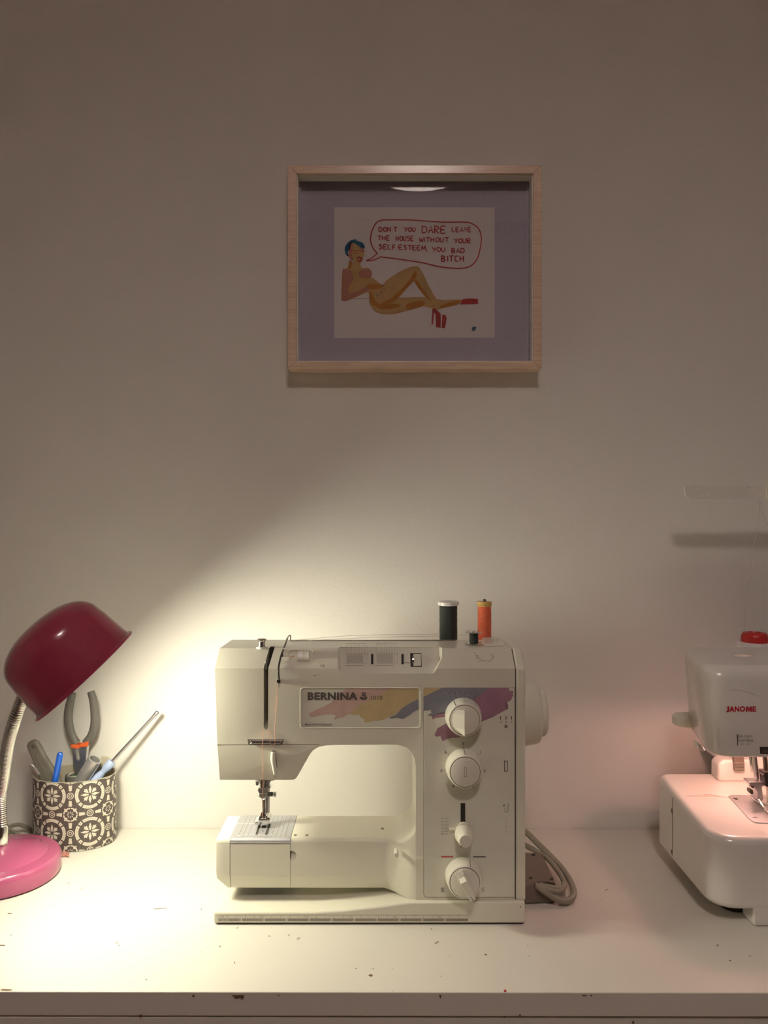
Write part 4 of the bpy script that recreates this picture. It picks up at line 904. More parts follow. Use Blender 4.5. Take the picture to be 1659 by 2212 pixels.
# steel needle plate with rolled front edge
rl = [(AF+0.0002, Z(1821.6, AF)), (AF-0.0004, Z(1818, AF))]
for k in range(6): a = k/5*PI/2; rl.append((AF-0.0004+0.0045-0.0045*math.cos(a), ztop+0.0005-0.0045+0.0045*math.sin(a)))
rl += [(AB-0.003, ztop+0.0005), (AB, ztop-0.003), (AB-0.002, ztop-0.006), (AF+0.006, ztop-0.006)]
npl = MB().loft([[Vector((X(px, AF), y, z)) for y, z in rl] for px in (497.2, 627.0)]).obj('needle_plate', M['plate'], t, ang=40)
PZ = ztop+0.0005
def pq(px, py, o=0.0): return Q(px, py, (0, 1, PZ+o), PN)
def flatp(mb, pts, o=0.00003, th=0.00012):
    a = [pq(x, y) for x, y in pts]; mb.prism([v+Vector((0, 0, o+th)) for v in a], [v+Vector((0, 0, o)) for v in a])
mb = MB(); vpx, vpy = 829.5, 1106
yb_, yf_ = 1762, 1808
def xat(xb, y): return vpx+(xb-vpx)*(y-vpy)/(yb_-vpy)      # a line running straight back
for xb in (535, 544, 554, 593, 602, 611, 620, 629): flatp(mb, [(xat(xb-.25, yb_), yb_), (xat(xb+.25, yb_), yb_), (xat(xb+.25, yf_), yf_), (xat(xb-.25, yf_), yf_)])
mb.obj('seam_guide_lines', M['creamdark'], npl, smooth=False)
for pts_ in ([(512, 1778.2), (552, 1778.2), (552, 1779), (512, 1779)], [(526, 1803.2), (590, 1803.2), (590, 1804), (526, 1804)], [(591, 1778.3), (637, 1778.3), (637, 1778.8), (591, 1778.8)]):
    mb = MB(); flatp(mb, pts_); mb.obj('cross_line', M['white'], npl, smooth=False)
mb = MB()
flatp(mb, [(559, 1779.5), (564, 1779.5), (556, 1803.5), (551.5, 1803.5)]); flatp(mb, [(580.5, 1779.5), (585, 1779.5), (577, 1803.5), (572, 1803.5)]); flatp(mb, [(567, 1780), (577, 1780), (573.5, 1789), (565, 1789)], 0.00004)
mb.obj('feed_slots', M['gap'], npl, smooth=False)
mb = MB(); flatp(mb, [(565, 1789.3), (574, 1789.3), (573.5, 1791), (564.5, 1791)], 0.0001, 0.0005); mb.obj('feed_edge', M['chrome'], npl, smooth=False)
for pts_, th_ in ((circ(567.5, 1796, 1.7, 12, 1.2), 0.0006), (circ(515.5, 1806, 2.8, 14, 1.8), 0.0003), (circ(609, 1781, 1.1, 8, .7), 0.0001)):
    mb = MB(); flatp(mb, pts_, 0.0001, th_); mb.obj('plate_screw', M['chrome'], npl, smooth=False)
# main arm flowing into the column
secs = []
for k in range(0, 60):
    px = 627.4+(915-627.4)*k/59
    u_ = sstep(832, 902, px); yf = AF+(F+0.0002-AF)*u_
    # fillet of the top edge climbing the column
    if px < 848: z_ = ztop
    else:
        q = min(1.0, (px-848)/50.5); z_ = ztop+0.0262*(1-math.sqrt(max(0, 1-q*q))) if q < 1 else ztop+0.0262+(px-898.5)*0.0006
    v_ = sstep(828, 842, px)*0.3+sstep(836, 900, px)*0.7
    zb_ = ZB+(zb+0.0003-ZB)*v_
    secs.append(arm_sec(px, z_, yf, zb_, ch=1-sstep(825, 880, px)*0.95, rr_=0.005 if px < 880 else 0.0035))
c8 = MB().cyl(P(630, 1848.5, AF-0.01), P(630, 1848.5, AF+0.0022), 0.0052, seg=32)
MB().loft(secs).obj('free_arm', M['cream'], t, ang=40, cuts2=[c8])
for x, y in ((638, 1804), (663, 1804), (826, 1790)):
    a = [Q(u, v, (0, 1, ztop), PN) for u, v in circ(x, y, 3.4, 16, 1.9)]; MB().prism([v+Vector((0, 0, .0002)) for v in a], [v-Vector((0, 0, .001)) for v in a]).obj('screw_hole', M['creamdark'], t, smooth=False)
pin0 = P(856, 1836, F+0.008)
MB().cyl(pin0, (pin0.x, F-0.006, pin0.z), 0.0026).obj('knee_lever_pin', M['knob'], t, bevel=0.0006)
# base plate
BF, BB = 0.870, 1.035
out_ = [(460.5, 1995), (460.5, 1970.5), (500, 1970.5), (600, 1970.3), (680, 1970), (740, 1966.5), (800, 1960), (850, 1953.5), (880, 1950), (896, 1948.6), (1134.5, 1948.6), (1134.5, 1995)]
MB().px(out_, BF, BB, BF).obj('machine_base', M['cream'], t, bevel=0.0026, seg=4, ang=25)
MB().px([(470, 1993), (1130, 1993), (1130, 1997.2), (470, 1997.2)], BF+0.002, BB-0.003, BF+0.002).obj('rubber_foot', M['gap'], t, smooth=False)
# ruler printed along the base
mb = MB(); RY = BF-0.0002
def bar(mbx, x0, y0, x1, y1): mbx.px([(x0, y0), (x1, y0), (x1, y1), (x0, y1)], RY, RY+0.0001, RY)
bar(mb, 472, 1976.6, 1010.5, 1977.3); bar(mb, 472, 1976.6, 472.6, 1991); bar(mb, 1010, 1976.6, 1010.6, 1991)
for k in range(1, 28): bar(mb, 472+k*19.22-.3, 1977, 472+k*19.22+.3, 1984)
mb.obj('ruler_lines', M['inksoft'], t, smooth=False)
mb = MB()
for k in range(11): bar(mb, 472.8+k*48.9+(0 if k == 0 else 1.2), 1984.3, 472.8+(k+1)*48.9-(1.4 if k < 10 else 0.6), 1990)
mb.obj('ruler_band', M['inksoft'], t, smooth=False)
text('CM', 476, 1978.8, 484, 1982.6, RY-0.0001, M['inksoft'], t, 'ruler_lettering'); text('INCHES', 476, 1985.6, 495, 1988.8, RY-0.0002, M['cream2'], t, 'ruler_lettering')
for n in (5, 10, 15, 20, 25):
    x = 472+n*19.22; text(str(n), x-6.5, 1978.6, x-2, 1982.2, RY-0.0001, M['inksoft'], t, 'ruler_number')
for n in range(1, 11):
    x = 472.8+n*48.9; text(str(n), x-4.8, 1985.8, x-2.2, 1989, RY-0.0002, M['cream2'], t, 'ruler_number')
MB().px(circ(1124, 1959, 1.5, 10), BF-.0001, BF+.0002, BF).obj('base_nick', M['chip'], t, smooth=False)
# handwheel
hc = Vector((xe, 0.928, Z(1541, 0.928)))
MB().lathe([(0, 0.0), (0.0375, 0.0), (0.0378, 0.003), (0.0352, 0.021), (0.0338, 0.0235), (0.031, 0.0245), (0, 0.0245)], hc, (1, 0, 0), 96).obj('handwheel', M['cream'], t, ang=50)
MB().lathe([(0.0262, 0.0245), (0.0262, 0.030), (0.0240, 0.0325), (0, 0.0325)], hc, (1, 0, 0), 240, rfun=rib(70, 0.012)).obj('clutch_wheel', M['cream2'], t, ang=35)
# lid line, bobbin winder
topn = Vector((0, -(C_[1]-B_[1]), C_[0]-B_[0])).normalized()
def topp(px, py, o=0): return Q(px, py, Vector((0, B_[0], B_[1])), topn)+topn*o
def tslab(pts, name, mt, o0, o1, par=None, bev=0):
    a = [topp(x, y) for x, y in pts]; return MB().prism([v+topn*o1 for v in a], [v+topn*o0 for v in a]).obj(name, M[mt], par or t, bevel=bev)
tslab([(626, 1383.6), (664, 1383.2), (667, 1385), (667, 1386), (664, 1385), (626, 1385)], 'lid_seam', 'creamdark', 0.0, 0.0003)
tslab([(672, 1383.5), (983, 1382.5), (984, 1385.5), (982, 1384.2), (674, 1384.6)], 'lid_seam', 'creamdark', 0.0, 0.0003)
tslab([(1042, 1380.8), (1062, 1380.8), (1084, 1391), (1090, 1393.5), (1089, 1396), (1046, 1396)], 'winder_plate', 'knob', 0.0, 0.0022, bev=0.0007)
a = topp(1069, 1390.5); MB().lathe([(0.0052, 0), (0.0052, 0.007), (0.004, 0.008), (0, 0.008)], a, (0, 0, 1), 32).obj('winder_stop', M['knob'], t, bevel=0.0004)
bc = topp(1023.5, 1392.5)
MB().cyl(bc, bc+Vector((0, 0, 0.016)), 0.0022).obj('winder_spindle', M['darkmetal'], t)
# spool pins at the back
SPY = 1.004
for px, ht in ((968.5, 1306), (1046.5, 1294)):
    MB().cyl(P(px, 1402, SPY), P(px, ht, SPY), 0.0020).obj('spool_pin', M['darkmetal'], t, bevel=0.0006)
tb = MB(); tb.px([(930, 1392), (1090, 1392), (1090, 1398), (930, 1398)], BK-0.004, SPY+0.018, SPY); tb.obj('spool_tray', M['cream'], t, bevel=0.001)
zsp = Z(1392, SPY)

# ------------------------------------------------------------------ spools, bobbin, threads
def zc(py): return Z(py, SPY)-zsp
b = Vector((X(968.5, SPY), SPY, zsp))
r_ = X(CX+19.2, SPY)
t = thing('thread_spool', b, 'wide spool of blackish green thread with a white cap on top of the sewing machine', 'thread spool')
MB().lathe([(0.0024, 0.003), (r_, 0.003)]+[(r_*(1+random.uniform(-.012, .012)), 0.003+(zc(1307)-0.003)*k/24) for k in range(1, 24)]+[(r_*0.96, zc(1307)), (0.0024, zc(1307))], b, seg=64).obj('wound_thread', M['threadblack'], t)
rc = X(CX+22.5, SPY)
MB().lathe([(0.0024, zc(1307)), (rc, zc(1307)), (rc, zc(1300)), (rc-.001, zc(1299)), (0.0024, zc(1299)), (0.0024, zc(1307))], b, seg=64).obj('spool_cap', M['white'], t, ang=50)
MB().lathe([(0.0024, 0.0), (rc, 0.0), (rc, 0.003), (0.0024, 0.003), (0.0024, 0)], b, seg=64).obj('spool_foot', M['white'], t, ang=50)
b = Vector((X(1047.5, SPY), SPY, zsp)); b.x = X(1046.5, SPY)
t = thing('thread_spool', b, 'slim spool of orange thread with a gold rim on top of the sewing machine', 'thread spool')
r1 = X(CX+14.6, SPY); r0 = X(CX+15, SPY); rg = X(CX+16.0, SPY)
MB().lathe([(0.0024, 0.003)]+[(r0*(1+random.uniform(-.008, .008))*(1-.04*k/24), 0.003+(zc(1309)-0.003)*k/24) for k in range(0, 25)]+[(0.0024, zc(1309))], b, seg=64).obj('wound_thread', M['threadorange'], t)
MB().lathe([(0.0024, zc(1309.5)), (rg*.93, zc(1309.5)), (rg, zc(1308)), (rg, zc(1306.5)), (rg*.92, zc(1306)), (rg*.95, zc(1304)), (rg, zc(1302)), (rg, zc(1299.5)), (rg*.95, zc(1299)), (0.0024, zc(1299)), (0.0024, zc(1309.5))], b, seg=64).obj('spool_rim', M['gold'], t, ang=50)
MB().lathe([(0.0024, 0.0), (rg, 0.0), (rg, 0.003), (0.0024, 0.003), (0.0024, 0)], b, seg=48).obj('spool_foot', M['gold'], t, ang=50)
# bobbin
b = bc+Vector((0, 0, 0.0012))
t = thing('bobbin', b, 'small metal bobbin wound with black thread on the winder of the sewing machine', 'bobbin')
hb = 0.0135
for z0 in (0.0, hb):
    holes = [MB().cyl(b+Vector((0.0062*math.cos(k*PI/3+.3), 0.0062*math.sin(k*PI/3+.3), z0-0.003)), b+Vector((0.0062*math.cos(k*PI/3+.3), 0.0062*math.sin(k*PI/3+.3), z0+0.004)), 0.0016, seg=12) for k in range(6)]
    MB().lathe([(0.0024, 0), (0.0098, 0.0), (0.0100, 0.0004), (0.0094, 0.0010), (0.0060, 0.0013), (0.0024, 0.0013), (0.0024, 0)], b+Vector((0, 0, z0)), seg=48).obj('bobbin_flange', M['chrome'], t, ang=60, cuts2=holes if z0 else [])
MB().lathe([(0.0024, 0.0013), (0.0054, 0.0013), (0.0054, hb), (0.0024, hb), (0.0024, 0.0013)], b, seg=32).obj('wound_thread', M['threadblack'], t, ang=60)
def line(pts, r, mt, label, name='sewing_thread', sub=5):
    return tag(MB().tube(pts, r, 5, sub).obj(name, M[mt], ang=80), label, 'thread')
line([P(600.5, 1472, F-0.004), P(598, 1500, F-0.003), P(597, 1530, F-0.003), P(594, 1570, F-0.003), P(594, 1597, F-0.0032), P(593.5, 1608, F-0.002), P(585, 1607.5, F-0.002), P(583, 1597, F-0.0030), P(580, 1577, F-0.0012)], 0.00028, 'finethread', 'orange thread running down the machine face from wire guide to guide bar')
line([P(570, 1575, F-0.001), P(567.5, 1600, F-0.0032), P(568, 1640, F-0.0010), P(568, 1686, F+0.003), P(567, 1720, NY-0.007), P(567, 1774, NY-0.0035)], 0.00028, 'finethread', 'orange thread going straight down from the take-up slot to the needle')
line([P(625, 1384.5, 0.95), P(760, 1373, 0.975), P(948, 1370, 0.99)], 0.00022, 'greythread', 'thin grey thread stretched from the wire guide to the dark thread spool', sub=3)
line([P(627, 1386, 0.95), P(800, 1377, 0.975), P(948, 1374, 0.99)], 0.00022, 'greythread', 'lower of two thin threads stretched above the machine top towards the spools', sub=3)
line([P(988, 1372.5, 0.99), P(1008, 1371.5, 0.95), P(1018, 1372, 0.94)], 0.00025, 'greythread', 'short thin thread between the dark thread spool and the bobbin', sub=3)

# ------------------------------------------------------------------ foot control and cable behind the machine
bk = MB(); t = thing('foot_control', (X(1165, .97), 0.97, DESK), 'brown grey plastic connector block standing behind the right side of the sewing machine', 'plug')
g = lambda x, y: (1120+x/11.06, 1780+y/11.06)
def D3(x, y, Y): q = g(x, y); return P(q[0], q[1], Y)
# sloping top face, near vertical front
tp_ = [Q(*g(x, y), (0, 1, DESK+0.024), PN) for x, y in ((60, 640), (560, 700), (900, 1400), (60, 1400))]
zt_ = DESK+0.024
fr = tp_[2].y
fl = [Vector((v.x, v.y, zt_)) for v in (Q(*g(40, 640), (0, 1, zt_), PN), Q(*g(570, 690), (0, 1, zt_), PN), Q(*g(900, 1400), (0, 1, zt_), PN), Q(*g(40, 1430), (0, 1, zt_), PN))]
for v in (fl[0], fl[3]): v.x = xe+0.001
bl = [Vector((v.x, v.y+(0.004 if i < 2 else -0.002), DESK+0.0005)) for i, v in enumerate(fl)]
bk.prism(fl, bl).obj('block_shell', M['plug'], t, bevel=0.003, seg=4)
mb = MB()
for x, y in ((355, 740), (290, 1290), (790, 1310)):
    a = [Q(*g(x+46*math.cos(q*PI/6), y+28*math.sin(q*PI/6)), (0, 1, zt_), PN) for q in range(12)]; mb.prism([v+Vector((0, 0, .0002)) for v in a], [v-Vector((0, 0, .001)) for v in a])
mb.obj('screw_hole', M['gap'], t, smooth=False)
fy_ = fl[2].y
MB().px([g(x, y) for x, y in ((360, 1425), (480, 1398), (700, 1398), (860, 1420), (860, 1560), (820, 1790), (620, 1760), (420, 1580))], fy_-0.0022, fy_+0.002, fy_).obj('cable_opening', M['gap'], t, smooth=False)
t = thing('cable_bundle', (X(1200, .95), 0.95, DESK), 'looped grey cables curling out from behind the right edge of the sewing machine', 'cable')
cr = 0.0038
MB().tube([D3(-150, 60, 1.06), D3(170, 190, 1.05), D3(420, 430, 1.03), D3(740, 740, 1.00), D3(1000, 1020, 0.975), D3(1200, 1300, 0.955), D3(1310, 1560, 0.930), D3(1290, 1740, 0.917), D3(1130, 1840, 0.910), D3(900, 1780, 0.911), D3(700, 1660, 0.911), D3(500, 1520, 0.913), D3(420, 1460, 0.925)], cr, 14, 8).obj('cable', M['cable'], t)
MB().tube([D3(-150, 350, 1.05), D3(170, 510, 1.04), D3(420, 650, 1.02), D3(700, 830, 0.99), D3(900, 1060, 0.965), D3(1040, 1270, 0.95), D3(1090, 1430, 0.94), D3(1060, 1540, 0.922), D3(950, 1600, 0.914), D3(750, 1580, 0.912), D3(560, 1510, 0.914), D3(450, 1460, 0.926)], cr*0.88, 14, 8).obj('cable', M['cable'], t)
MB().tube([D3(1060, 1500, 0.928), D3(950, 1530, 0.916), D3(750, 1500, 0.914), D3(560, 1460, 0.916), D3(460, 1440, 0.926)], cr*0.7, 12, 8).obj('cable', M['cable'], t)

# ------------------------------------------------------------------ overlock machine at the right
t = thing('overlock_machine', (0.50, 0.955, DESK), 'glossy white overlock machine with red lettering, lit pink, at the right picture edge', 'sewing machine')
OX, OF, OB = 0.3655, 0.865, 1.045
OXR = 0.66
# lower body
c0 = CZ
zb0, zt0, zt1 = Z(1968, OF), Z(1812, OF), Z(1668, OB)
def topz(y): return zt0+(zt1-zt0)*(y-OF-0.002)/(OB-OF-0.002)
pl_ = []
for cx_, cy_, r_c, a0_ in ((OX+0.030, OF+0.030, 0.030, 180), (OXR-0.02, OF+0.02, 0.02, 270), (OXR-0.015, OB-0.015, 0.015, 0), (OX+0.015, OB-0.015, 0.015, 90)):
    for k in range(11): a_ = math.radians(a0_+9*k); pl_.append((cx_+r_c*math.cos(a_), cy_+r_c*math.sin(a_)))
ob = MB().prism([(x, y, zb0) for x, y in pl_], [(x, y, topz(y)) for x, y in pl_])
lo = ob.obj('lower_body', M['sergewhite'], t, bevel=0.0075, seg=6, ang=40)
lo.modifiers['bevel'].harden_normals = True
mb = MB(); mb.yz([(0.985, zb0+0.014), (0.9862, zb0+0.014), (0.9862, zt1-0.012), (0.985, zt1-0.012)], OX-0.0002, OX+0.001)
mb.yz([(0.9848, Z(1748, .985)), (0.990, Z(1748, .985)), (0.990, Z(1758, .985)), (0.9848, Z(1758, .985))], OX-0.0002, OX+0.001)
mb.yz([(0.9848, Z(1838, .985)), (0.990, Z(1838, .985)), (0.990, Z(1848, .985)), (0.9848, Z(1848, .985))], OX-0.0002, OX+0.001)
mb.obj('side_seam', M['creamdark'], t, smooth=False)
def topz(y): return zt0+(zt1-zt0)*(y-OF-0.002)/(OB-OF-0.002)
yj = 0.972
mb = MB(); mb.yz([(yj, topz(yj)), (yj+0.0007, topz(yj)), (yj+0.0007, topz(yj)+0.0001), (yj, topz(yj)+0.0001)], OX+0.013, OX+0.060); mb.obj('bed_seam', M['creamdark'], t, smooth=False)
MB().box(OX+0.046, OX+0.10, OF+0.001, OF+0.03, DESK, zb0+0.006).obj('support_foot', M['sergewhite'], t, bevel=0.003)
MB().cyl((OX+0.045, OF+0.048, DESK), (OX+0.045, OF+0.048, zb0+0.004), 0.016, seg=40).obj('rubber_foot', M['black'], t)
for x, y in ((OXR-0.04, OF+0.03), (OX+0.04, OB-0.03), (OXR-0.04, OB-0.03)):
    MB().cyl((x, y, DESK), (x, y, zb0+0.004), 0.014, seg=30).obj('rubber_foot', M['black'], t)
# stitch plate
tn = Vector((0, -(zt1-zt0), OB-OF-.002)).normalized(); tp0 = Vector((0, OF+0.002, zt0))
def bedp(px, py, o=0.0): return Q(px, py, tp0, tn)+tn*o
def bslab(pts, o0, o1, mb=None):
    a = [bedp(x, y) for x, y in pts]; return (mb or MB()).prism([v+tn*o1 for v in a], [v+tn*o0 for v in a])
z8 = lambda l: [(1540+x/11.06, 1600+y/11.06) for x, y in l]
sp_ = bslab(z8([(365, 1350), (400, 1322), (470, 1315), (1500, 1315), (1900, 1985), (1200, 1982), (1020, 1970), (930, 1930), (850, 1870), (420, 1400)]), 0.0, 0.0012).obj('stitch_plate', M['plate'], t, bevel=0.0003, seg=2)
mb = MB(); bslab(z8([(470, 1393), (560, 1392), (600, 1420), (585, 1440), (520, 1425)]), 0.0012, 0.0014, mb); bslab(z8([(940, 1862), (1000, 1845), (1085, 1858), (1040, 1858), (1000, 1858)]), 0.0012, 0.0014, mb); mb.obj('plate_screw', M['darkmetal'], sp_, smooth=False)
mb = MB(); bslab(z8([(900, 1395), (925, 1395), (1330, 1800), (1330, 1830)]), 0.0012, 0.0022, mb); bslab(z8([(985, 1455), (1020, 1460), (1340, 1760), (1340, 1790)]), 0.0012, 0.004, mb); mb.obj('chaining_tongue', M['chrome'], sp_, smooth=False)
# head
HF, HB2 = 0.878, 1.012
hd = [(1488, 1640-200), (1484, 1470), (1484, 1510), (1490, 1550), (1503, 1595), (1516, 1622), (1524, 1630), (1540, 1633), (1720, 1639), (1900, 1639), (1900, 1432), (1530, 1432), (1505, 1434), (1494, 1437)]
HR = 0.93
def hx(px): return X(px, HR)
# cross sections along X : rounded profile in YZ, scaled towards the left end
def hsec(x, k, zc_=None):
    """k 0..1 rounds the end"""
    z1, z0 = Z(1449, HF), Z(1637, HF)
    zm = (z0+z1)/2; ym = 0.95
    out = []
    yf, yb = ym-(ym-HF)*k, ym+(HB2-ym)*k
    zt2 = zm+(z1+0.004-zm)*(0.90+0.10*k) ; zb2 = z0+(1-k)*0.010
    n = 5; r = 0.012*k+0.002
    pts = [(yb-r, zb2), (yf+0.004, zb2)]
    for q in range(1, n+1): a = q/n*PI/2; pts.append((yf+0.004-0.004*math.sin(a), zb2+0.004-0.004*math.cos(a)))
    r2 = 0.016
    for q in range(n+1): a = q/n*PI/2; pts.append((yf+r2-r2*math.cos(a), zt2-r2+r2*math.sin(a)))
    pts.append((yb-r, zt2+0.0015)); pts.append((yb, zt2-r)); pts.append((yb, zb2+r))
    return [Vector((x+max(0, y-HF)*0.20*(1 if x < 0.40 else max(0, 1-(x-0.40)/0.1))+max(0, (zm-0.01-z_))*0.20*(1 if x < 0.40 else max(0, 1-(x-0.40)/0.05)), y, z_)) for y, z_ in pts]
ss = []
xs0 = 0.3600
for dx, k in ((0.0, .55), (0.001, .66), (0.0035, .78), (0.007, .87), (0.012, .94), (0.018, .98), (0.026, 1.0), (0.06, 1.0), (0.12, 1.0), (0.20, 1.0), (OXR-xs0, 1.0)): ss.append(hsec(xs0+dx, k))
BX, BYl, BZl = 0.432, 0.950, Z(1606, 0.95)
cav = MB().box(BX-0.030, BX+0.050, 0.905, 0.990, Z(1637, HF)-0.03, Z(1637, HF)+0.055)
ven = MB().lathe([(0, 0), (0.011, 0), (0.011, 0.08), (0, 0.08)], (0.4365, 0.945, Z(1637, HF)+0.045), (0, 0, 1), 32, squash=0.6)
MB().loft(ss).obj('upper_head', M['sergewhite'], t, ang=40, cuts2=[cav, ven])
# column joining head and bed, standing right of the frame
MB().box(0.487, OXR, 0.905, OB-0.01, zt1-0.02, Z(1637, HF)+0.01).obj('column', M['sergewhite'], t, bevel=0.006, seg=5)
MB().lathe([(0, 0.010), (0.005, 0.009), (0.0065, 0.005), (0.006, 0.0), (0.0045, -0.005), (0, -0.005)], (BX, 0.952, Z(1637, HF)+0.006), (0, 0, -1), 24).obj('sewing_light', M['sbulb'], t)
text('J', 1568.0, 1525.7, 1575.5, 1538.6, HF-0.0004, M['redletter'], t, 'lettering', 0.04)
text('ANO', 1575.5, 1525.5, 1609.8, 1537.5, HF-0.0004, M['redletter'], t, 'lettering', 0.045)
text('E', 1625.5, 1525.7, 1633.5, 1537.3, HF-0.0004, M['redletter'], t, 'lettering', 0.03)
MB().px([(1611, 1537.3), (1611.8, 1525.7), (1615.6, 1525.7), (1617.6, 1531.5), (1619.6, 1525.7), (1623.4, 1525.7), (1624.2, 1537.3), (1621, 1537.3), (1620.7, 1530.5), (1618.6, 1536.5), (1616.6, 1536.5), (1614.5, 1530.5), (1614.2, 1537.3)], HF-0.0005, HF-0.0003, HF).obj('lettering', M['redletter'], t, smooth=False)
text('USE ONLY', 1594, 1588, 1626, 1593.5, HF-0.0004, M['inksoft'], t, 'small_print', 0.02)
text('HA-1SP NEEDLE', 1594, 1597, 1627, 1602, HF-0.0004, M['inksoft'], t, 'small_print', 0.02)
text('#11 - #14', 1601, 1605.5, 1621, 1609, HF-0.0004, M['inksoft'], t, 'small_print', 0.02)
MB().px([(1591.3, 1586.5), (1594.3, 1586.5), (1594, 1611), (1592.6, 1611)], HF-0.0004, HF-0.0002, HF).obj('print_bar', M['ink'], t, smooth=False)
mb = MB(); stroke(mb, smooth2([(1580, 1488.5), (1598, 1490), (1616, 1494), (1634, 1501), (1652, 1512), (1656, 1519)], 5), 1.8, HF-0.0004); mb.obj('painted_rib_highlight', M['white'], t, smooth=False)  # flat white stroke paints the highlight along the curved rib
mb = MB(); mb.px([(1641, 1613.5), (1700, 1613.5), (1700, 1628), (1642, 1628)], HF-0.0006, HF+0.0002, HF); op = mb.obj('needle_window', M['gap'], t, smooth=False)
MB().px([(1645, 1618), (1652, 1616), (1659, 1620), (1668, 1626), (1645, 1627)], HF-0.0010, HF-0.0004, HF).obj('window_glint', M['chrome'], op, smooth=False)
# lever at the left rear, small catch
MB().xy([(0.384, 0.975), (0.372, 0.985), (0.3695, 1.000), (0.377, 1.012), (0.45, 1.015), (0.45, 0.975)], Z(1571, .985), Z(1549, .985)).obj('lifter_lever', M['cream'], t, bevel=0.003)
MB().px([(1508, 1604), (1516, 1609), (1524, 1622), (1517, 1623), (1510, 1619)], 0.93, 0.945, 0.93).obj('head_catch', M['sergewhite'], t, bevel=0.001)
# rear tension block under the head
MB().px([(1552, 1690), (1552, 1655), (1556, 1647), (1566, 1642), (1660, 1642), (1660, 1690)], 1.015, 1.04, 1.015).obj('rear_block', M['sergewhite'], t, bevel=0.004)
mb = MB(); mb.px([(1584, 1630), (1605, 1630), (1606, 1664), (1586, 1664)], 1.010, 1.016, 1.012); rg_ = mb.obj('ribbed_dial', M['plug'], t)
mb = MB()
for k in range(6): mb.px([(1585, 1645+k*3.2), (1606, 1645+k*3.2), (1606, 1646.4+k*3.2), (1585, 1646.4+k*3.2)], 1.0092, 1.011, 1.012)
mb.obj('ribs', M['cable'], rg_, smooth=False)
# presser bar and foot parts near the picture edge
def zz(l): return z8(l)
PBY = 0.952
MB().tube([P(1622.5, 1620, .962), P(1625, 1650, .962), P(1628, 1668, .962)], 0.0032, 14, 4).obj('needle_rod', M['chrome'], t)
MB().tube([P(1630, 1625, PBY), P(1633, 1660, PBY), P(1636, 1692, PBY)], 0.0033, 14, 4).obj('presser_rod', M['steel'], t)
MB().tube([P(1651, 1620, PBY-.01), P(1654, 1650, PBY-.01), P(1656, 1680, PBY-.01)], 0.0030, 14, 4).obj('needle_rod', M['darkmetal'], t)
MB().px(zz([(860, 985), (1230, 990), (1230, 1100), (1180, 1110), (1215, 1400), (1180, 1460), (1060, 1430), (1060, 1240), (1000, 1140), (880, 1070)]), PBY-.012, PBY+.004, PBY-.012).obj('foot_holder', M['steel'], t, bevel=0.0012)
MB().px(zz([(880, 1160), (960, 1175), (975, 1260), (940, 1300), (880, 1250)]), PBY-.014, PBY-.006, PBY-.014).px(zz([(915, 1070), (985, 1075), (985, 1135), (930, 1140)]), PBY-.014, PBY-.006, PBY-.014).obj('holder_screw', M['darkmetal'], t, bevel=0.0008)
MB().px(zz([(1205, 740), (1340, 740), (1340, 1090), (1250, 1090), (1215, 840), (1170, 830), (1180, 805), (1210, 800)]), PBY-.018, PBY-.004, PBY-.016).obj('needle_clamp', M['black'], t, bevel=0.0012)
MB().tube([P(1657, 1698, PBY-.012), P(1657.5, 1735, PBY-.012)], 0.0008, 6, 2).obj('needle', M['chrome'], t)
MB().px(zz([(830, 1240), (1100, 1420), (1330, 1500), (1400, 1600), (1230, 1560), (1020, 1440), (900, 1340)]), PBY-.022, PBY-.016, PBY-.018).obj('presser_foot', M['chrome'], t, bevel=0.001)
MB().tube([P(1640, 1728, .93), P(1648, 1742, .92), P(1657, 1752, .915), P(1668, 1758, .91)], 0.0012, 8, 6).obj('guard_wire', M['chrome'], t)
line([bedp(1519, 1718, .0006), bedp(1530, 1717, .0006), bedp(1545, 1719, .0006), bedp(1560, 1723, .0006), bedp(1574, 1725.5, .0016)], 0.00022, 'finethread', 'loose pinkish thread tail lying on the bed of the white overlock machine')
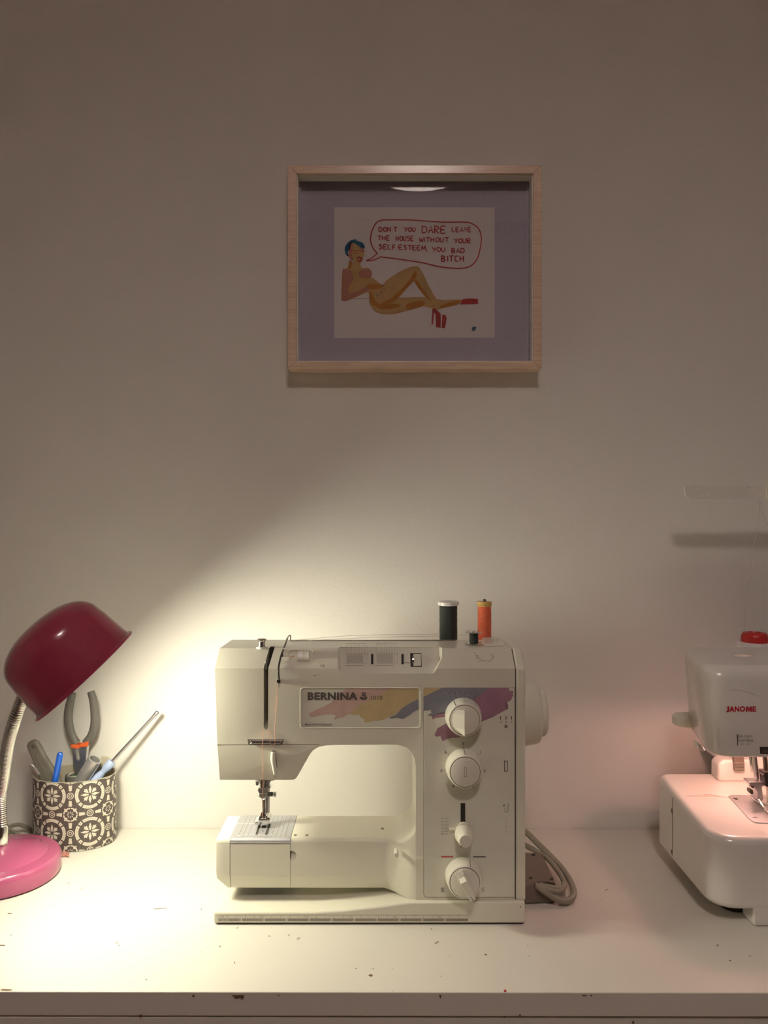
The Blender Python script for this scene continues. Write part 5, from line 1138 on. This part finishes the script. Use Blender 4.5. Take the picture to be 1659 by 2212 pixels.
# rear thread stand : tray, mast and guide bar
tr = MB().px([(1560, 1640), (1900, 1640), (1900, 1650), (1560, 1650)], 1.045, 1.115, 1.05).obj('cone_tray', M['sergewhite'], t, bevel=0.003)
MB().cyl((0.62, 1.05, Z(1640, 1.05)), (0.62, 1.05, Z(1068, 1.05)), 0.004).obj('mast', M['chrome'], t)
GBY = 1.052
gx = lambda x, y: (1380+x/5.267, 1000+y/5.267)
bar_ = [gx(x, y) for x, y in ((515, 262), (600, 262), (640, 305), (690, 320), (715, 305), (705, 285), (660, 285), (612, 262), (1215, 262), (1250, 300), (1300, 322), (1330, 305), (1318, 288), (1270, 285), (1228, 262), (2400, 262), (2400, 408), (600, 408), (560, 400), (530, 370), (515, 330))]
hl = [MB().cyl(P(*gx(787, 357), GBY-0.02), P(*gx(787, 357), GBY+0.02), 0.0026, seg=14), MB().cyl(P(*gx(1400, 360), GBY-0.02), P(*gx(1400, 360), GBY+0.02), 0.0026, seg=14)]
MB().px(bar_, GBY-0.0018, GBY+0.0018, GBY).obj('thread_guide_bar', M['sergewhite'], t, cuts2=hl, smooth=False)
MB().px([gx(1440, 255), gx(1560, 255), gx(1560, 412), gx(1440, 412)], GBY-0.004, GBY+0.004, GBY).obj('bar_clip', M['cream'], t, bevel=0.0006)
# thread cone with red holder top
cy = 1.083; zc0 = Z(1640, 1.05)
b = Vector((X(1630, cy), cy, zc0))
h_ = Z(1386, cy)-zc0
t2 = thing('thread_cone', b, 'large cone of white thread with a red core behind the white overlock machine', 'thread cone')
MB().lathe([(0.003, 0.0), (0.0345, 0.0), (0.0345, 0.006), (0.0255, h_-0.003), (0.0235, h_), (0.003, h_)], b, seg=64).obj('wound_thread', M['threadwhite'], t2, ang=50)
MB().lathe([(0.0178, h_-.001), (0.0180, h_+0.002), (0.0172, h_+0.009), (0.0150, h_+0.0125), (0.0090, h_+0.0130), (0.0075, h_+0.010), (0.006, h_-.001)], b, seg=48).obj('cone_core', M['red'], t2, ang=60)
q0 = b+Vector((-0.014, 0, h_+0.002))
line([q0, P(1612, 1300, 1.075), P(1629, 1180, 1.06), P(1643, 1080, 1.052)], 0.00030, 'greythread', 'fine pale thread rising from the white cone to the guide bar', sub=4)
line([P(1637, 1080, 1.052), P(1650, 1115, 1.03), P(1668, 1160, 1.01), P(1690, 1230, 0.99)], 0.00030, 'greythread', 'fine pale thread running down right from the guide bar', sub=4)
